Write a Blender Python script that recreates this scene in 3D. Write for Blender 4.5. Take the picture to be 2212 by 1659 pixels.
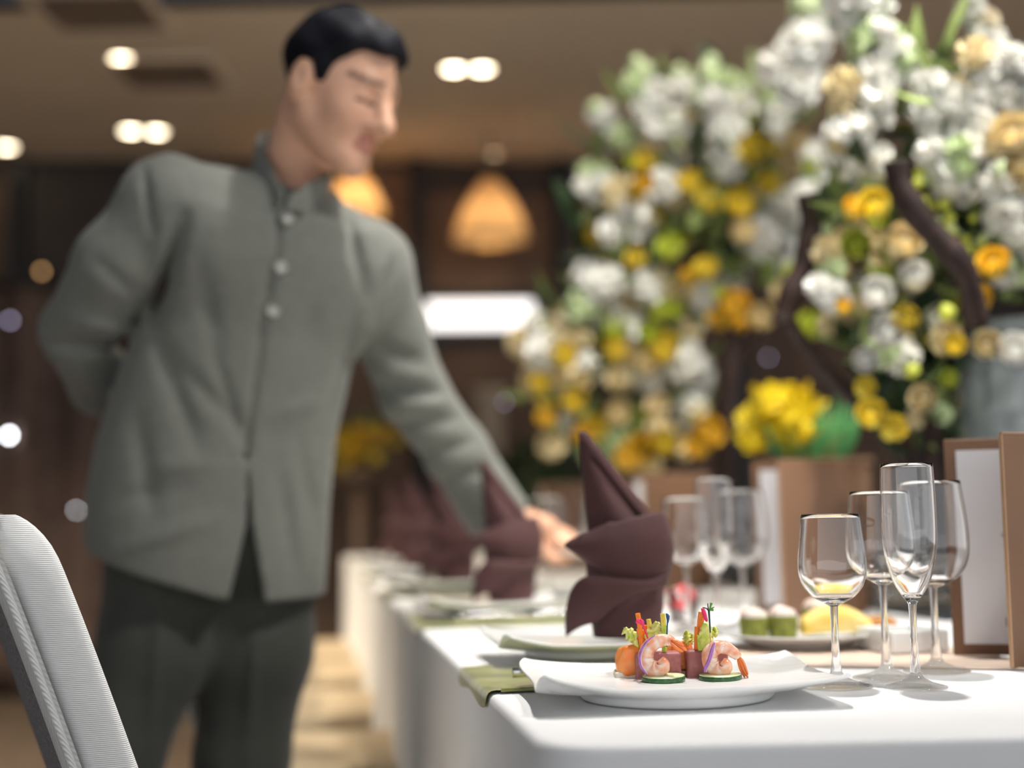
import bpy, bmesh, math, random
import numpy as np
from mathutils import Vector, Matrix, noise

random.seed(11); np.random.seed(11)
for o in list(bpy.data.objects): bpy.data.objects.remove(o)
sc = bpy.context.scene
COL = sc.collection
PI = math.pi

# ------------------------------------------------------------------ camera
F = 3072.0; CZ = 0.932
PITCH = math.atan((1096-829.5)/F); ROLL = math.radians(1.2)
R0 = np.array([1., 0, 0]); D0 = np.array([0, math.cos(PITCH), math.sin(PITCH)]); U0 = np.array([0, -math.sin(PITCH), math.cos(PITCH)])
CR = math.cos(ROLL)*R0 - math.sin(ROLL)*U0; CU = math.sin(ROLL)*R0 + math.cos(ROLL)*U0
CC = np.array([0, 0, CZ])
cam = bpy.data.cameras.new('camera'); camo = bpy.data.objects.new('camera', cam); COL.objects.link(camo)
M = Matrix.Identity(4)
for i in range(3):
    M[i][0] = CR[i]; M[i][1] = CU[i]; M[i][2] = -D0[i]; M[i][3] = CC[i]
camo.matrix_world = M
cam.sensor_width = 36; cam.lens = 50; cam.clip_start = .02
cam.dof.use_dof = True; cam.dof.focus_distance = 1.36; cam.dof.aperture_fstop = 1.8; cam.dof.aperture_blades = 0
sc.camera = camo

# ------------------------------------------------------------------ world, exposure, lamps
w = bpy.data.worlds.new('world'); sc.world = w; w.use_nodes = True
bg = w.node_tree.nodes['Background']; bg.inputs[0].default_value = (0.96, 0.98, 1.0, 1); bg.inputs[1].default_value = 1.25
sc.view_settings.view_transform = 'Standard'; sc.view_settings.look = 'None'
sc.view_settings.gamma = 1; sc.view_settings.use_curve_mapping = False; sc.view_settings.exposure = 0.14

def spot(name, loc, to, watt, size_deg=60, rad=.05, col=(1, .93, .84), blend=.6):
    l = bpy.data.lights.new(name, 'SPOT'); l.energy = watt; l.color = col; l.spot_size = math.radians(size_deg); l.spot_blend = blend; l.shadow_soft_size = rad
    o = bpy.data.objects.new(name, l); COL.objects.link(o); o.location = loc
    o.rotation_euler = (Vector(to)-Vector(loc)).to_track_quat('-Z', 'Y').to_euler()
    return o
# unseen ceiling spots: over the table, plus ones added to light flowers, waiter and ceiling (the fittings are built further down)
SPOTS = [((.35, 2.05, 3.25), (.25, 1.45, .75), 230, 60, .05, (1, .97, .93)),
         ((1.55, 1.0, 3.25), (.85, 2.3, 1.2), 165, 60, .22, (1, .98, .95)),
         ((.9, 1.6, 3.25), (.45, 3.3, 1.2), 290, 60, .15, (1, .95, .86)),
         ((.25, 3.6, 3.25), (-.1, 2.9, .75), 80, 60, .06, (1, .88, .7)),
         ((1.3, .8, 3.25), (-.45, 2.25, 1.25), 110, 60, .08, (1, .96, .9)),
         ((-.6, 4.6, 3.25), (-.45, 4.2, .6), 40, 70, .06, (1, .82, .6)),
         ((-2.6, 4.2, 3.25), (-2.6, 4.6, 0), 800, 110, .1, (1, .85, .65)),  # this and the next added to brighten the ceiling by floor bounce
         ((2.6, 4.6, 3.25), (2.6, 5.0, 0), 800, 110, .1, (1, .85, .65))]
for i, s in enumerate(SPOTS): spot('unseen_spot_lamp', *s)

# ------------------------------------------------------------------ helpers
def P(x, y, d):
    p = CC + d*(D0 + CR*(x-1106)/F - CU*(y-829.5)/F); return Vector(p)
def Zp(x, y, z):
    v = D0 + CR*(x-1106)/F - CU*(y-829.5)/F; return Vector(CC + v*(z-CZ)/v[2])
TZ = .75
TD = Vector((-.151, .9885, 0)); TN = Vector((.9885, .151, 0)); TA = math.atan2(.151, .9885)

def hexc(h):
    return tuple(((int(h[i:i+2], 16)/255+.055)/1.055)**2.4 if int(h[i:i+2], 16) > 10 else int(h[i:i+2], 16)/3294.6 for i in (0, 2, 4))
MATS = {}
def mat(name, col, rough=.6, metal=0, var=.0, nscale=30, bump=0, bscale=200, sheen=0, sss=0, emit=None, estr=0, trans=0, ior=1.45, attr=False, spec=.5, coat=0, wave=None, col2=None):
    m = bpy.data.materials.new(name); m.use_nodes = True; nt = m.node_tree; N = nt.nodes; L = nt.links
    b = N['Principled BSDF']
    c = (*col, 1)
    b.inputs['Base Color'].default_value = c; b.inputs['Roughness'].default_value = rough; b.inputs['Metallic'].default_value = metal
    b.inputs['Specular IOR Level'].default_value = spec; b.inputs['IOR'].default_value = ior
    b.inputs['Transmission Weight'].default_value = trans; b.inputs['Coat Weight'].default_value = coat
    if sheen: b.inputs['Sheen Weight'].default_value = sheen
    if sss:
        b.inputs['Subsurface Weight'].default_value = sss; b.inputs['Subsurface Scale'].default_value = .01
    if emit: b.inputs['Emission Color'].default_value = (*emit, 1); b.inputs['Emission Strength'].default_value = estr
    tc = N.new('ShaderNodeTexCoord')
    src = None
    if attr:
        a = N.new('ShaderNodeAttribute'); a.attribute_name = 'Col'; src = a.outputs['Color']
    if var or col2:
        n = N.new('ShaderNodeTexNoise'); n.inputs['Scale'].default_value = nscale; n.inputs['Detail'].default_value = 4
        L.new(tc.outputs['Object'], n.inputs['Vector'])
        r = N.new('ShaderNodeValToRGB'); r.color_ramp.elements[0].position = .35; r.color_ramp.elements[1].position = .65
        if col2:
            r.color_ramp.elements[0].color = c; r.color_ramp.elements[1].color = (*col2, 1)
        else:
            r.color_ramp.elements[0].color = (*[max(0, x*(1-var)) for x in col], 1); r.color_ramp.elements[1].color = (*[min(1, x*(1+var)) for x in col], 1)
        L.new(n.outputs['Fac'], r.inputs['Fac'])
        if src is not None:
            mx = N.new('ShaderNodeMix'); mx.data_type = 'RGBA'; mx.blend_type = 'MULTIPLY'; mx.inputs[0].default_value = 1
            r.color_ramp.elements[0].color = (1-var, 1-var, 1-var, 1); r.color_ramp.elements[1].color = (1, 1, 1, 1)
            L.new(src, mx.inputs[6]); L.new(r.outputs['Color'], mx.inputs[7]); src = mx.outputs[2]
        else: src = r.outputs['Color']
    if src is not None: L.new(src, b.inputs['Base Color'])
    if bump or wave:
        bp = N.new('ShaderNodeBump'); bp.inputs['Strength'].default_value = bump or wave[1]; bp.inputs['Distance'].default_value = .002
        if wave:
            t = N.new('ShaderNodeTexWave'); t.inputs['Scale'].default_value = wave[0]; t.bands_direction = wave[2] if len(wave) > 2 else 'DIAGONAL'
            t.inputs['Distortion'].default_value = .6
        else:
            t = N.new('ShaderNodeTexNoise'); t.inputs['Scale'].default_value = bscale
        L.new(tc.outputs['Object'], t.inputs['Vector'])
        L.new(t.outputs['Fac'], bp.inputs['Height']); L.new(bp.outputs['Normal'], b.inputs['Normal'])
    MATS[name] = m
    return m

def tag(o, label=None, cat=None, group=None, kind=None):
    if label: o['label'] = label
    if cat: o['category'] = cat
    if group: o['group'] = group
    if kind: o['kind'] = kind
    return o
def empty(name, loc, label=None, cat=None, group=None, rz=0, sc_=1):
    o = bpy.data.objects.new(name, None); COL.objects.link(o); o.location = loc; o.rotation_euler = (0, 0, rz); o.scale = (sc_,)*3
    o.empty_display_size = .05
    return tag(o, label, cat, group)
def mesh_data(name, V, Fc, smooth=True, m=None):
    me = bpy.data.meshes.new(name); me.from_pydata([tuple(v) for v in V], [], [tuple(f) for f in Fc]); me.validate()
    if smooth:
        me.polygons.foreach_set('use_smooth', [True]*len(me.polygons))
    if m: me.materials.append(MATS[m] if isinstance(m, str) else m)
    me.update()
    return me
def obj(name, me, parent=None, loc=(0, 0, 0), rot=(0, 0, 0), scl=None):
    o = bpy.data.objects.new(name, me); COL.objects.link(o); o.location = loc; o.rotation_euler = rot
    if scl: o.scale = scl if isinstance(scl, (tuple, list)) else (scl,)*3
    if parent: o.parent = parent
    return o
def mk(name, VF, m, parent=None, smooth=True, world=False, sub=0, solid=0, loc=(0, 0, 0), rot=(0, 0, 0), **k):
    V, Fc = VF
    if world and parent is not None:
        org = Vector(parent.location)
        V = [Vector(v)-org for v in V]
    o = obj(name, mesh_data(name, V, Fc, smooth, m), parent, loc, rot)
    if solid:
        s = o.modifiers.new('solid', 'SOLIDIFY'); s.thickness = solid; s.offset = 0
    if sub:
        s = o.modifiers.new('sub', 'SUBSURF'); s.levels = sub; s.render_levels = sub
    return o
def copy_tree(o, parent=None):
    c = o.copy(); COL.objects.link(c)
    if parent: c.parent = parent
    for ch in list(o.children): copy_tree(ch, c)
    return c

def lathe(prof, n=48, closed=False):
    V = []; Fc = []; rows = []
    for r, z in prof:
        if r < 1e-6: rows.append([len(V)]); V.append((0, 0, z))
        else:
            rows.append(list(range(len(V), len(V)+n)))
            V += [(r*math.cos(2*PI*i/n), r*math.sin(2*PI*i/n), z) for i in range(n)]
    for a, b in zip(rows, rows[1:]):
        for i in range(n):
            j = (i+1) % n
            if len(a) == 1 and len(b) == 1: continue
            if len(a) == 1: Fc.append((a[0], b[j], b[i]))
            elif len(b) == 1: Fc.append((a[i], a[j], b[0]))
            else: Fc.append((a[i], a[j], b[j], b[i]))
    return V, Fc
def loft(rows, cyc=False, cap=False):
    V = []; Fc = []; n = len(rows[0])
    for r in rows: V += [Vector(p) for p in r]
    for i in range(len(rows)-1):
        for j in range(n if cyc else n-1):
            k = (j+1) % n
            Fc.append((i*n+j, i*n+k, (i+1)*n+k, (i+1)*n+j))
    if cap:
        Fc.append(tuple(range(n))[::-1]); Fc.append(tuple(range((len(rows)-1)*n, len(rows)*n)))
    return V, Fc
def catmull(pts, n):
    pts = [Vector(p) for p in pts]; out = []
    m = len(pts)-1
    for i in range(n):
        t = i/(n-1)*m; k = min(int(t), m-1); u = t-k
        p0 = pts[max(k-1, 0)]; p1 = pts[k]; p2 = pts[k+1]; p3 = pts[min(k+2, m)]
        out.append(.5*((2*p1)+(p2-p0)*u+(2*p0-5*p1+4*p2-p3)*u*u+(3*p1-p0-3*p2+p3)*u**3))
    return out
def lerp_list(L, n):
    x = np.linspace(0, len(L)-1, n); return np.interp(x, range(len(L)), L)
def tube(pts, radii, n=8, res=None, flat=1.0, cap=True):
    if res:
        pts = catmull(pts, res); radii = lerp_list(radii, res) if hasattr(radii, '__len__') else [radii]*res
    else:
        pts = [Vector(p) for p in pts]
        if not hasattr(radii, '__len__'): radii = [radii]*len(pts)
    rows = []
    up = None
    for i, p in enumerate(pts):
        t = (pts[min(i+1, len(pts)-1)]-pts[max(i-1, 0)]).normalized()
        if up is None: up = t.orthogonal().normalized() if abs(t.y) > .9 else (Vector((0, 1, 0))-t*t.y).normalized()
        up = (up-t*up.dot(t)).normalized(); s = t.cross(up)
        rows.append([p+(s*math.cos(a)+up*math.sin(a)*flat)*radii[i] for a in [2*PI*k/n for k in range(n)]])
    return loft(rows, True, cap)
def box(sx, sy, sz, c=(0, 0, 0), bev=0, seg=2, rot=None):
    bm = bmesh.new(); bmesh.ops.create_cube(bm, size=1)
    bmesh.ops.scale(bm, vec=(sx, sy, sz), verts=bm.verts)
    if bev: bmesh.ops.bevel(bm, geom=bm.edges[:], offset=bev, segments=seg, affect='EDGES', profile=.5)
    if rot: bmesh.ops.rotate(bm, cent=(0, 0, 0), matrix=rot, verts=bm.verts)
    bmesh.ops.translate(bm, vec=c, verts=bm.verts)
    V = [v.co.copy() for v in bm.verts]; bm.verts.index_update(); Fc = [[v.index for v in f.verts] for f in bm.faces]; bm.free()
    return V, Fc
def prism(poly, z0, z1):
    n = len(poly); V = [(x, y, z0) for x, y in poly]+[(x, y, z1) for x, y in poly]
    Fc = [tuple(range(n))[::-1], tuple(range(n, 2*n))]+[(i, (i+1) % n, n+(i+1) % n, n+i) for i in range(n)]
    return V, Fc
def join(*L):
    V = []; Fc = []
    for v, f in L:
        o = len(V); V += list(v); Fc += [tuple(i+o for i in q) for q in f]
    return V, Fc
def xf(VF, M4):
    return [M4 @ Vector(v) for v in VF[0]], VF[1]
def move(VF, d): 
    d = Vector(d); return [Vector(v)+d for v in VF[0]], VF[1]

# signed-distance modelling on a numpy grid, meshed with surface nets
class SDF:
    def __init__(s, lo, hi, h):
        s.lo = np.array(lo, float); s.h = h; s.n = np.ceil((np.array(hi)-s.lo)/h).astype(int)+1
        s.v = np.full(s.n, .2, np.float32)
        s.ax = [s.lo[i]+h*np.arange(s.n[i]) for i in range(3)]
    def box(s, lo, hi, m):
        i0 = np.maximum(((np.array(lo)-m-s.lo)/s.h).astype(int), 0); i1 = np.minimum(((np.array(hi)+m-s.lo)/s.h).astype(int)+2, s.n)
        sl = tuple(slice(a, max(a, b)) for a, b in zip(i0, i1))
        g = np.meshgrid(*[s.ax[i][sl[i]] for i in range(3)], indexing='ij')
        return sl, g
    def put(s, sl, d, k, mode):
        a = s.v[sl]; d = d.astype(np.float32)
        if mode == 'add':
            if k:
                h = np.clip(.5+.5*(a-d)/k, 0, 1); s.v[sl] = a*(1-h)+d*h-k*h*(1-h)
            else: s.v[sl] = np.minimum(a, d)
        elif mode == 'sub':
            d = -d
            if k:
                h = np.clip(.5-.5*(a-d)/k, 0, 1); s.v[sl] = a*(1-h)+d*h+k*h*(1-h)
            else: s.v[sl] = np.maximum(a, d)
    def cone(s, p, q, r1, r2, k=.02, mode='add', sq=None):
        p = np.array(p, float); q = np.array(q, float); r = max(r1, r2)
        sl, g = s.box(np.minimum(p, q)-r, np.maximum(p, q)+r, k+.02)
        e = q-p; L = e@e; X = [g[i]-p[i] for i in range(3)]
        t = np.clip((X[0]*e[0]+X[1]*e[1]+X[2]*e[2])/L, 0, 1)
        dd = np.sqrt(sum((X[i]-t*e[i])**2 for i in range(3)))-(r1+(r2-r1)*t)
        s.put(sl, dd, k, mode)
    def chain(s, pts, rad, k=.02, mode='add'):
        for i in range(len(pts)-1): s.cone(pts[i], pts[i+1], rad[i], rad[i+1], k, mode)
    def ell(s, c, r, rot=None, k=.02, mode='add'):
        c = np.array(c, float); r = np.array(r, float); m = r.max()
        sl, g = s.box(c-m, c+m, k+.02); X = [g[i]-c[i] for i in range(3)]
        if rot is not None:
            R = np.array(rot)  # rows are the local axes
            X = [R[i][0]*X[0]+R[i][1]*X[1]+R[i][2]*X[2] for i in range(3)]
        k0 = np.sqrt(sum((X[i]/r[i])**2 for i in range(3)))+1e-9; k1 = np.sqrt(sum((X[i]/r[i]**2)**2 for i in range(3)))+1e-9
        s.put(sl, k0*(k0-1)/k1, k, mode)
    def grid(s): return np.meshgrid(*s.ax, indexing='ij')
    def mesh(s):
        v = s.v; S = v < 0
        nx, ny, nz = [q-1 for q in s.n]
        cs = [(a, b, c) for a in (0, 1) for b in (0, 1) for c in (0, 1)]
        cnt = sum(S[a:a+nx, b:b+ny, c:c+nz].astype(np.int8) for a, b, c in cs)
        I, J, K = np.nonzero((cnt > 0) & (cnt < 8))
        idx = np.full((nx, ny, nz), -1, np.int64); idx[I, J, K] = np.arange(len(I))
        val = {c: v[I+c[0], J+c[1], K+c[2]].astype(float) for c in cs}
        acc = np.zeros((len(I), 3)); num = np.zeros(len(I))
        for a in cs:
            for ax in range(3):
                if a[ax]: continue
                b = list(a); b[ax] = 1; b = tuple(b)
                va, vb = val[a], val[b]; mk_ = (va < 0) != (vb < 0)
                t = np.where(mk_, va/np.where(mk_, va-vb, 1), 0)
                for q in range(3): acc[:, q] += np.where(mk_, a[q]+(t if q == ax else 0), 0)
                num += mk_
        pos = s.lo+s.h*(np.stack([I, J, K], 1)+acc/num[:, None])
        faces = []
        for ax in range(3):
            o1, o2 = [(1, 2), (2, 0), (0, 1)][ax]
            sa = [slice(1, -1)]*3; sa[ax] = slice(0, -1); sb = list(sa); sb[ax] = slice(1, None)
            A = S[tuple(sa)]; B = S[tuple(sb)]
            E = np.stack(np.nonzero(A != B), 1)
            inv = A[tuple(E.T)]
            off = np.ones(3, int); off[ax] = 0; E = E+off
            d1 = np.zeros(3, int); d1[o1] = 1; d2 = np.zeros(3, int); d2[o2] = 1
            q = [idx[tuple((E-d1-d2).T)], idx[tuple((E-d2).T)], idx[tuple(E.T)], idx[tuple((E-d1).T)]]
            qq = np.stack(q, 1); qq[~inv] = qq[~inv][:, ::-1]
            faces.append(qq)
        return pos, np.concatenate(faces)
def sdf_obj(name, s, m, parent, smooth_it=0):
    pos, fc = s.mesh(); org = np.array(parent.location) if parent else np.zeros(3)
    me = bpy.data.meshes.new(name); pos = pos-org
    me.vertices.add(len(pos)); me.vertices.foreach_set('co', pos.astype(np.float32).ravel())
    me.loops.add(fc.size); me.loops.foreach_set('vertex_index', fc.astype(np.int32).ravel())
    me.polygons.add(len(fc)); me.polygons.foreach_set('loop_start', np.arange(0, fc.size, 4, dtype=np.int32)); me.polygons.foreach_set('loop_total', np.full(len(fc), 4, np.int32))
    me.update(calc_edges=True); me.validate()
    me.polygons.foreach_set('use_smooth', np.ones(len(me.polygons), bool)); me.materials.append(MATS[m])
    o = obj(name, me, parent)
    if smooth_it:
        q = o.modifiers.new('smooth', 'SMOOTH'); q.iterations = smooth_it; q.factor = .5
    return o, pos+org
def set_col(me, cols):
    a = me.color_attributes.new('Col', 'FLOAT_COLOR', 'POINT')
    c = np.ones((len(me.vertices), 4), np.float32); c[:, :3] = cols; a.data.foreach_set('color', c.ravel())

# ------------------------------------------------------------------ materials
mat('cloth_white', (.80, .80, .80), .85, var=.02, nscale=8, bump=.15, bscale=900, sheen=.1)
mat('ceiling_paint', hexc('e6d9c6'), .9, var=.04, nscale=2)
mat('ceiling_high', hexc('8a8fa0'), .9, var=.03, nscale=2)
mat('wall_dark', (.035, .024, .018), .55, var=.25, nscale=3)
mat('wall_brown', (.12, .075, .05), .6, var=.2, nscale=4)
mat('wall_taupe', (.22, .16, .12), .7, var=.12, nscale=4)
mat('mullion', (.012, .01, .009), .4, var=.2)
mat('floor_carpet', (.085, .060, .042), .95, var=.3, nscale=12, bump=.3, bscale=400)
mat('porcelain', (.80, .81, .80), .18, var=.01, coat=.3)
mat('porcelain_grain', (.80, .80, .79), .25, var=.05, nscale=12, wave=(30, .06, 'DIAGONAL'))
m_ = mat('glass', (1, 1, 1), 0, trans=1, ior=1.5); g_ = m_.node_tree.nodes.new('ShaderNodeBsdfGlass'); g_.inputs['Roughness'].default_value = 0; g_.inputs['IOR'].default_value = 1.5
m_.node_tree.links.new(g_.outputs[0], m_.node_tree.nodes['Material Output'].inputs[0])
for nm_, f_ in (('glass_stem', .75), ('glass_foot', .58)):
    m_ = mat(nm_, (1, 1, 1), 0, trans=1, ior=1.5); nt_ = m_.node_tree; g_ = nt_.nodes.new('ShaderNodeBsdfGlass'); g_.inputs['Roughness'].default_value = 0; g_.inputs['IOR'].default_value = 1.5
    t_ = nt_.nodes.new('ShaderNodeBsdfTransparent'); x_ = nt_.nodes.new('ShaderNodeMixShader'); x_.inputs[0].default_value = f_
    nt_.links.new(t_.outputs[0], x_.inputs[1]); nt_.links.new(g_.outputs[0], x_.inputs[2]); nt_.links.new(x_.outputs[0], nt_.nodes['Material Output'].inputs[0])
mat('crystal', (.62, .67, .68), .10, trans=.8, ior=1.38, bump=.8, bscale=40, var=.2, nscale=18)
mat('napkin', (.062, .021, .021), .75, var=.08, nscale=20, bump=.2, bscale=900, sheen=.06)
mat('menu_leather', (.19, .098, .053), .5, var=.06, nscale=10, bump=.1, bscale=600)
mat('menu_edge', (.5, .3, .17), .4, var=.05)
mat('paper', (.74, .73, .75), .8, var=.01)
mat('ink', (.35, .34, .34), .8, var=.02)
mat('jacket', (.160, .165, .144), .85, var=.05, nscale=60, bump=.25, bscale=700, sheen=.2)
mat('trouser', (.046, .049, .041), .85, var=.06, nscale=50, bump=.2, bscale=700, sheen=.15)
mat('hair', (.005, .005, .009), .6, spec=.2, var=.4, nscale=80, bump=.5, bscale=250)
mat('skin', (1, 1, 1), .48, attr=True, var=.06, nscale=60, sss=.06)
mat('button', (.30, .30, .27), .35, var=.05)
mat('shoe', (.01, .01, .01), .3, var=.2)
mat('chair_fabric', (.70, .70, .68), .85, var=.03, nscale=40, wave=(150, .5, 'DIAGONAL'), sheen=.2)
mat('chair_side', (.72, .72, .71), .85, var=.03, nscale=40, wave=(170, .35, 'Z'), sheen=.2)
mat('chair_mesh', (.16, .16, .165), .8, col2=(.38, .38, .39), nscale=320, wave=(220, .6, 'Z'))
mat('seat_cream', (.50, .40, .27), .85, var=.06, nscale=30, bump=.2, bscale=500)
mat('chair_leg', (.10, .06, .04), .4, var=.2)
mat('olive_satin', (.15, .16, .035), .3, col2=(.38, .38, .13), nscale=16, sheen=.3, bump=.2, bscale=60)
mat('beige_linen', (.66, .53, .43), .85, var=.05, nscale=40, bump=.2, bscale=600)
mat('steel', (.6, .6, .6), .18, metal=1, var=.03)
mat('shrimp', (1, 1, 1), .22, attr=True, var=.12, nscale=260, sss=.15, coat=.4, bump=.25, bscale=260)
mat('cucumber_skin', (.018, .075, .02), .35, col2=(.05, .15, .045), nscale=320, coat=.2)
mat('cucumber_flesh', (.72, .76, .46), .4, var=.08, nscale=150, sss=.1)
mat('ham', (.40, .15, .14), .5, col2=(.33, .105, .11), nscale=160, sss=.05)
mat('salmon', (.95, .25, .04), .35, col2=(.92, .34, .09), nscale=120, sss=.1, coat=.2)
mat('bread', (.80, .73, .60), .8, var=.06, nscale=120, bump=.4, bscale=300)
mat('carrot', (.95, .24, .02), .4, var=.12, nscale=140)
mat('celery', (.50, .66, .08), .4, var=.2, nscale=140)
mat('pepper_yellow', (.92, .74, .12), .35, var=.1, nscale=120)
mat('lettuce', (.62, .76, .08), .5, col2=(.90, .86, .34), nscale=110)
mat('onion', (.34, .13, .42), .35, var=.2, nscale=140)
mat('onion_flesh', (.75, .65, .75), .4, var=.1)
mat('pick_red', (.80, .03, .09), .3, var=.1)
mat('pick_pink', (.85, .05, .22), .3, var=.1)
mat('pick_blue', (.02, .10, .24), .3, var=.2)
mat('pick_dark', (.015, .05, .03), .4, var=.2)
mat('pick_wood', (.65, .48, .30), .6, var=.1)
mat('herb', (.12, .30, .06), .5, var=.2)
mat('bread_yellow', (.83, .56, .10), .6, col2=(.88, .70, .28), nscale=30, bump=.2, bscale=200)
mat('bread_brown', (.52, .22, .05), .6, var=.2, nscale=60)
mat('cake_green', (.20, .21, .035), .8, var=.25, nscale=90, bump=.4, bscale=200)
mat('cream_top', (.80, .76, .68), .7, col2=(.75, .55, .47), nscale=50, bump=.5, bscale=120)
mat('petal_white', (.88, .87, .82), .85, var=.05, nscale=40, sss=.1, spec=.15)
mat('petal_greenwhite', (.58, .68, .40), .85, var=.12, nscale=40, spec=.15)
mat('petal_cream', (.80, .68, .42), .85, var=.08, nscale=40, sss=.1, spec=.15)
mat('petal_yellow', (.86, .70, .09), .55, var=.1, nscale=40)
mat('petal_gold', (.86, .60, .07), .55, var=.1, nscale=40)
mat('petal_lime', (.62, .68, .10), .55, var=.12, nscale=40)
mat('petal_tulip', (.86, .66, .015), .45, var=.08, nscale=60)
mat('leaf_green', (.15, .22, .05), .5, col2=(.33, .40, .14), nscale=25)
mat('leaf_dark', (.022, .05, .018), .5, var=.3, nscale=25)
mat('leaf_tulip', (.14, .46, .15), .45, var=.2, nscale=30)
mat('stem_green', (.14, .22, .06), .6, var=.2)
mat('branch', (.030, .013, .009), .6, var=.3, nscale=40, bump=.4, bscale=90)
mat('plinth', (.022, .026, .030), .3, var=.2)
mat('planter', (.20, .11, .06), .6, var=.1)
mat('lamp_glow', (1, 1, 1), .5, emit=(1, .83, .58), estr=14)
mat('lamp_dim', (1, 1, 1), .5, emit=(1, .7, .4), estr=1.2)
mat('lamp_ring', (.5, .45, .4), .4, metal=.6)
m_ = mat('wash_standin_shade', (.8, .66, .45), .8, var=.05, emit=(1, .6, .28), estr=.05)
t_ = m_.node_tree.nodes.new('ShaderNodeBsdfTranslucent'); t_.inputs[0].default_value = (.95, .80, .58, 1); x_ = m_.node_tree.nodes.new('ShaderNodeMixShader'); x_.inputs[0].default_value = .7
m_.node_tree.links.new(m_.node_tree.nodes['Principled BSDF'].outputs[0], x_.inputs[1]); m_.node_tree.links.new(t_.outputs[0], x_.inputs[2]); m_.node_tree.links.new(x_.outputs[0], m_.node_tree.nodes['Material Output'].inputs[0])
mat('screen_glow', (1, 1, 1), .5, emit=(1, .99, 1), estr=1.5)
mat('bulb_white', (1, 1, 1), .5, emit=(.92, .95, 1), estr=40)
mat('bulb_amber', (1, 1, 1), .5, emit=(1, .55, .2), estr=3)
mat('bulb_violet', (1, 1, 1), .5, emit=(.75, .68, 1), estr=4.5)
mat('brass', (.5, .33, .12), .35, metal=1, var=.05)
mat('curtain', (.13, .088, .075), .8, var=.2, nscale=10)
mat('petal_pink', (.85, .10, .12), .5, var=.15)
mat('stone_beige', (.40, .32, .24), .7, var=.1, nscale=8)

def struct(name, VF, m, smooth=False, label=None, **k):
    o = mk(name, VF, m, smooth=smooth, **k); o['kind'] = 'structure'
    if label: o['label'] = label
    return o

# ------------------------------------------------------------------ room
struct('floor', box(16, 18, .1, (0, 4, -.05)), 'floor_carpet', label='dark brown carpeted floor of the banquet hall')
struct('ceiling', box(16, 8, .12, (0, 9.3, 2.96)), 'ceiling_paint', label='low beige-brown ceiling with recessed spotlights')
struct('ceiling_upper', box(16, 9.6, .12, (0, .6, 3.36)), 'ceiling_high', label='higher ceiling above the dining table')
struct('trim_1', box(16, .1, .46, (0, 5.35, 3.13)), 'ceiling_high', label='ceiling step between low and high ceiling')
WR = Matrix.Rotation(math.radians(5.8), 3, 'Z')
def wall_pt(u, z, out=0): # u along the back wall, out towards the camera
    v = WR @ Vector((u, -out, 0)); return Vector((0, 7.98, 0))+v+Vector((0, 0, z))
def wall_box(name, u0, u1, z0, z1, out0, out1, m, bev=0):
    c = wall_pt((u0+u1)/2, (z0+z1)/2, (out0+out1)/2)
    return box(u1-u0, abs(out1-out0), z1-z0, c, bev, 2, WR)
struct('wall_back', wall_box('', -8, 8, 0, 2.96, -.15, 0, 0), 'wall_dark', label='dark brown back wall of the hall')
struct('wall_left', box(.1, 14, 3.4, (-5.4, 5.5, 1.7)), 'wall_dark', label='dark brown side wall behind the waiter')
struct('wall_right', box(.1, 6.5, 3.4, (6.0, 8.2, 1.7)), 'wall_brown', label='brown side wall behind the flowers')
def wu(px, py=700): # wall coordinate of a pixel column
    a = (P(px, py, 8)-Vector(CC)); n = WR @ Vector((0, 1, 0)); t = (Vector((0, 7.98, 0))-Vector(CC)).dot(n)/a.dot(n)
    q = Vector(CC)+a*t-Vector((0, 7.98, 0)); return (WR.inverted() @ q).x, q.z
# wall panels between dark mullions
edges = [-4.6, -3.55, -2.7, -1.75, wu(905)[0], wu(1215)[0], wu(1590)[0], 2.35, 3.3, 4.4]
wp = bpy.data.objects['wall_back']
for i, u in enumerate(edges):
    mk('mullion', wall_box('', u-.045, u+.045, 0, 2.9, 0, .09, 0, .01), 'mullion', wp, smooth=False)
for i in range(len(edges)-1):
    a, b = edges[i]+.045, edges[i+1]-.045
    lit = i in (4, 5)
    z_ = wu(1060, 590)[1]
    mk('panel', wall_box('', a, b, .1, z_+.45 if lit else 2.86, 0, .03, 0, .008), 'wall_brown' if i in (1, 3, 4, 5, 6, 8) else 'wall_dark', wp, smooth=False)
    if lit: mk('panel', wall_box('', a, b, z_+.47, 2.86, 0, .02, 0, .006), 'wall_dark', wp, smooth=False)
# pleated curtain at the far left
u0 = wu(-150)[0]; u1 = wu(285)[0]
cur = empty('curtain', wall_pt((u0+u1)/2, 0, .2), 'long pleated dark brown curtain on the back wall beyond the white chair', 'curtain')
rows = []
for z in np.linspace(.03, 2.15, 10):
    rows.append([(WR @ Vector((u-(u0+u1)/2, -.05*math.sin(u*21)-.015*math.sin(u*9+z), 0)))+Vector((0, 0, z)) for u in np.linspace(u0, u1, 90)])
mk('fabric', loft(rows), 'curtain', cur, solid=.006)
mk('rail', tube([WR @ Vector((u0-(u0+u1)/2-.1, 0, 0))+Vector((0, 0, 2.17)), WR @ Vector((u1-(u0+u1)/2+.1, 0, 0))+Vector((0, 0, 2.17))], .018), 'mullion', cur)

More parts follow.
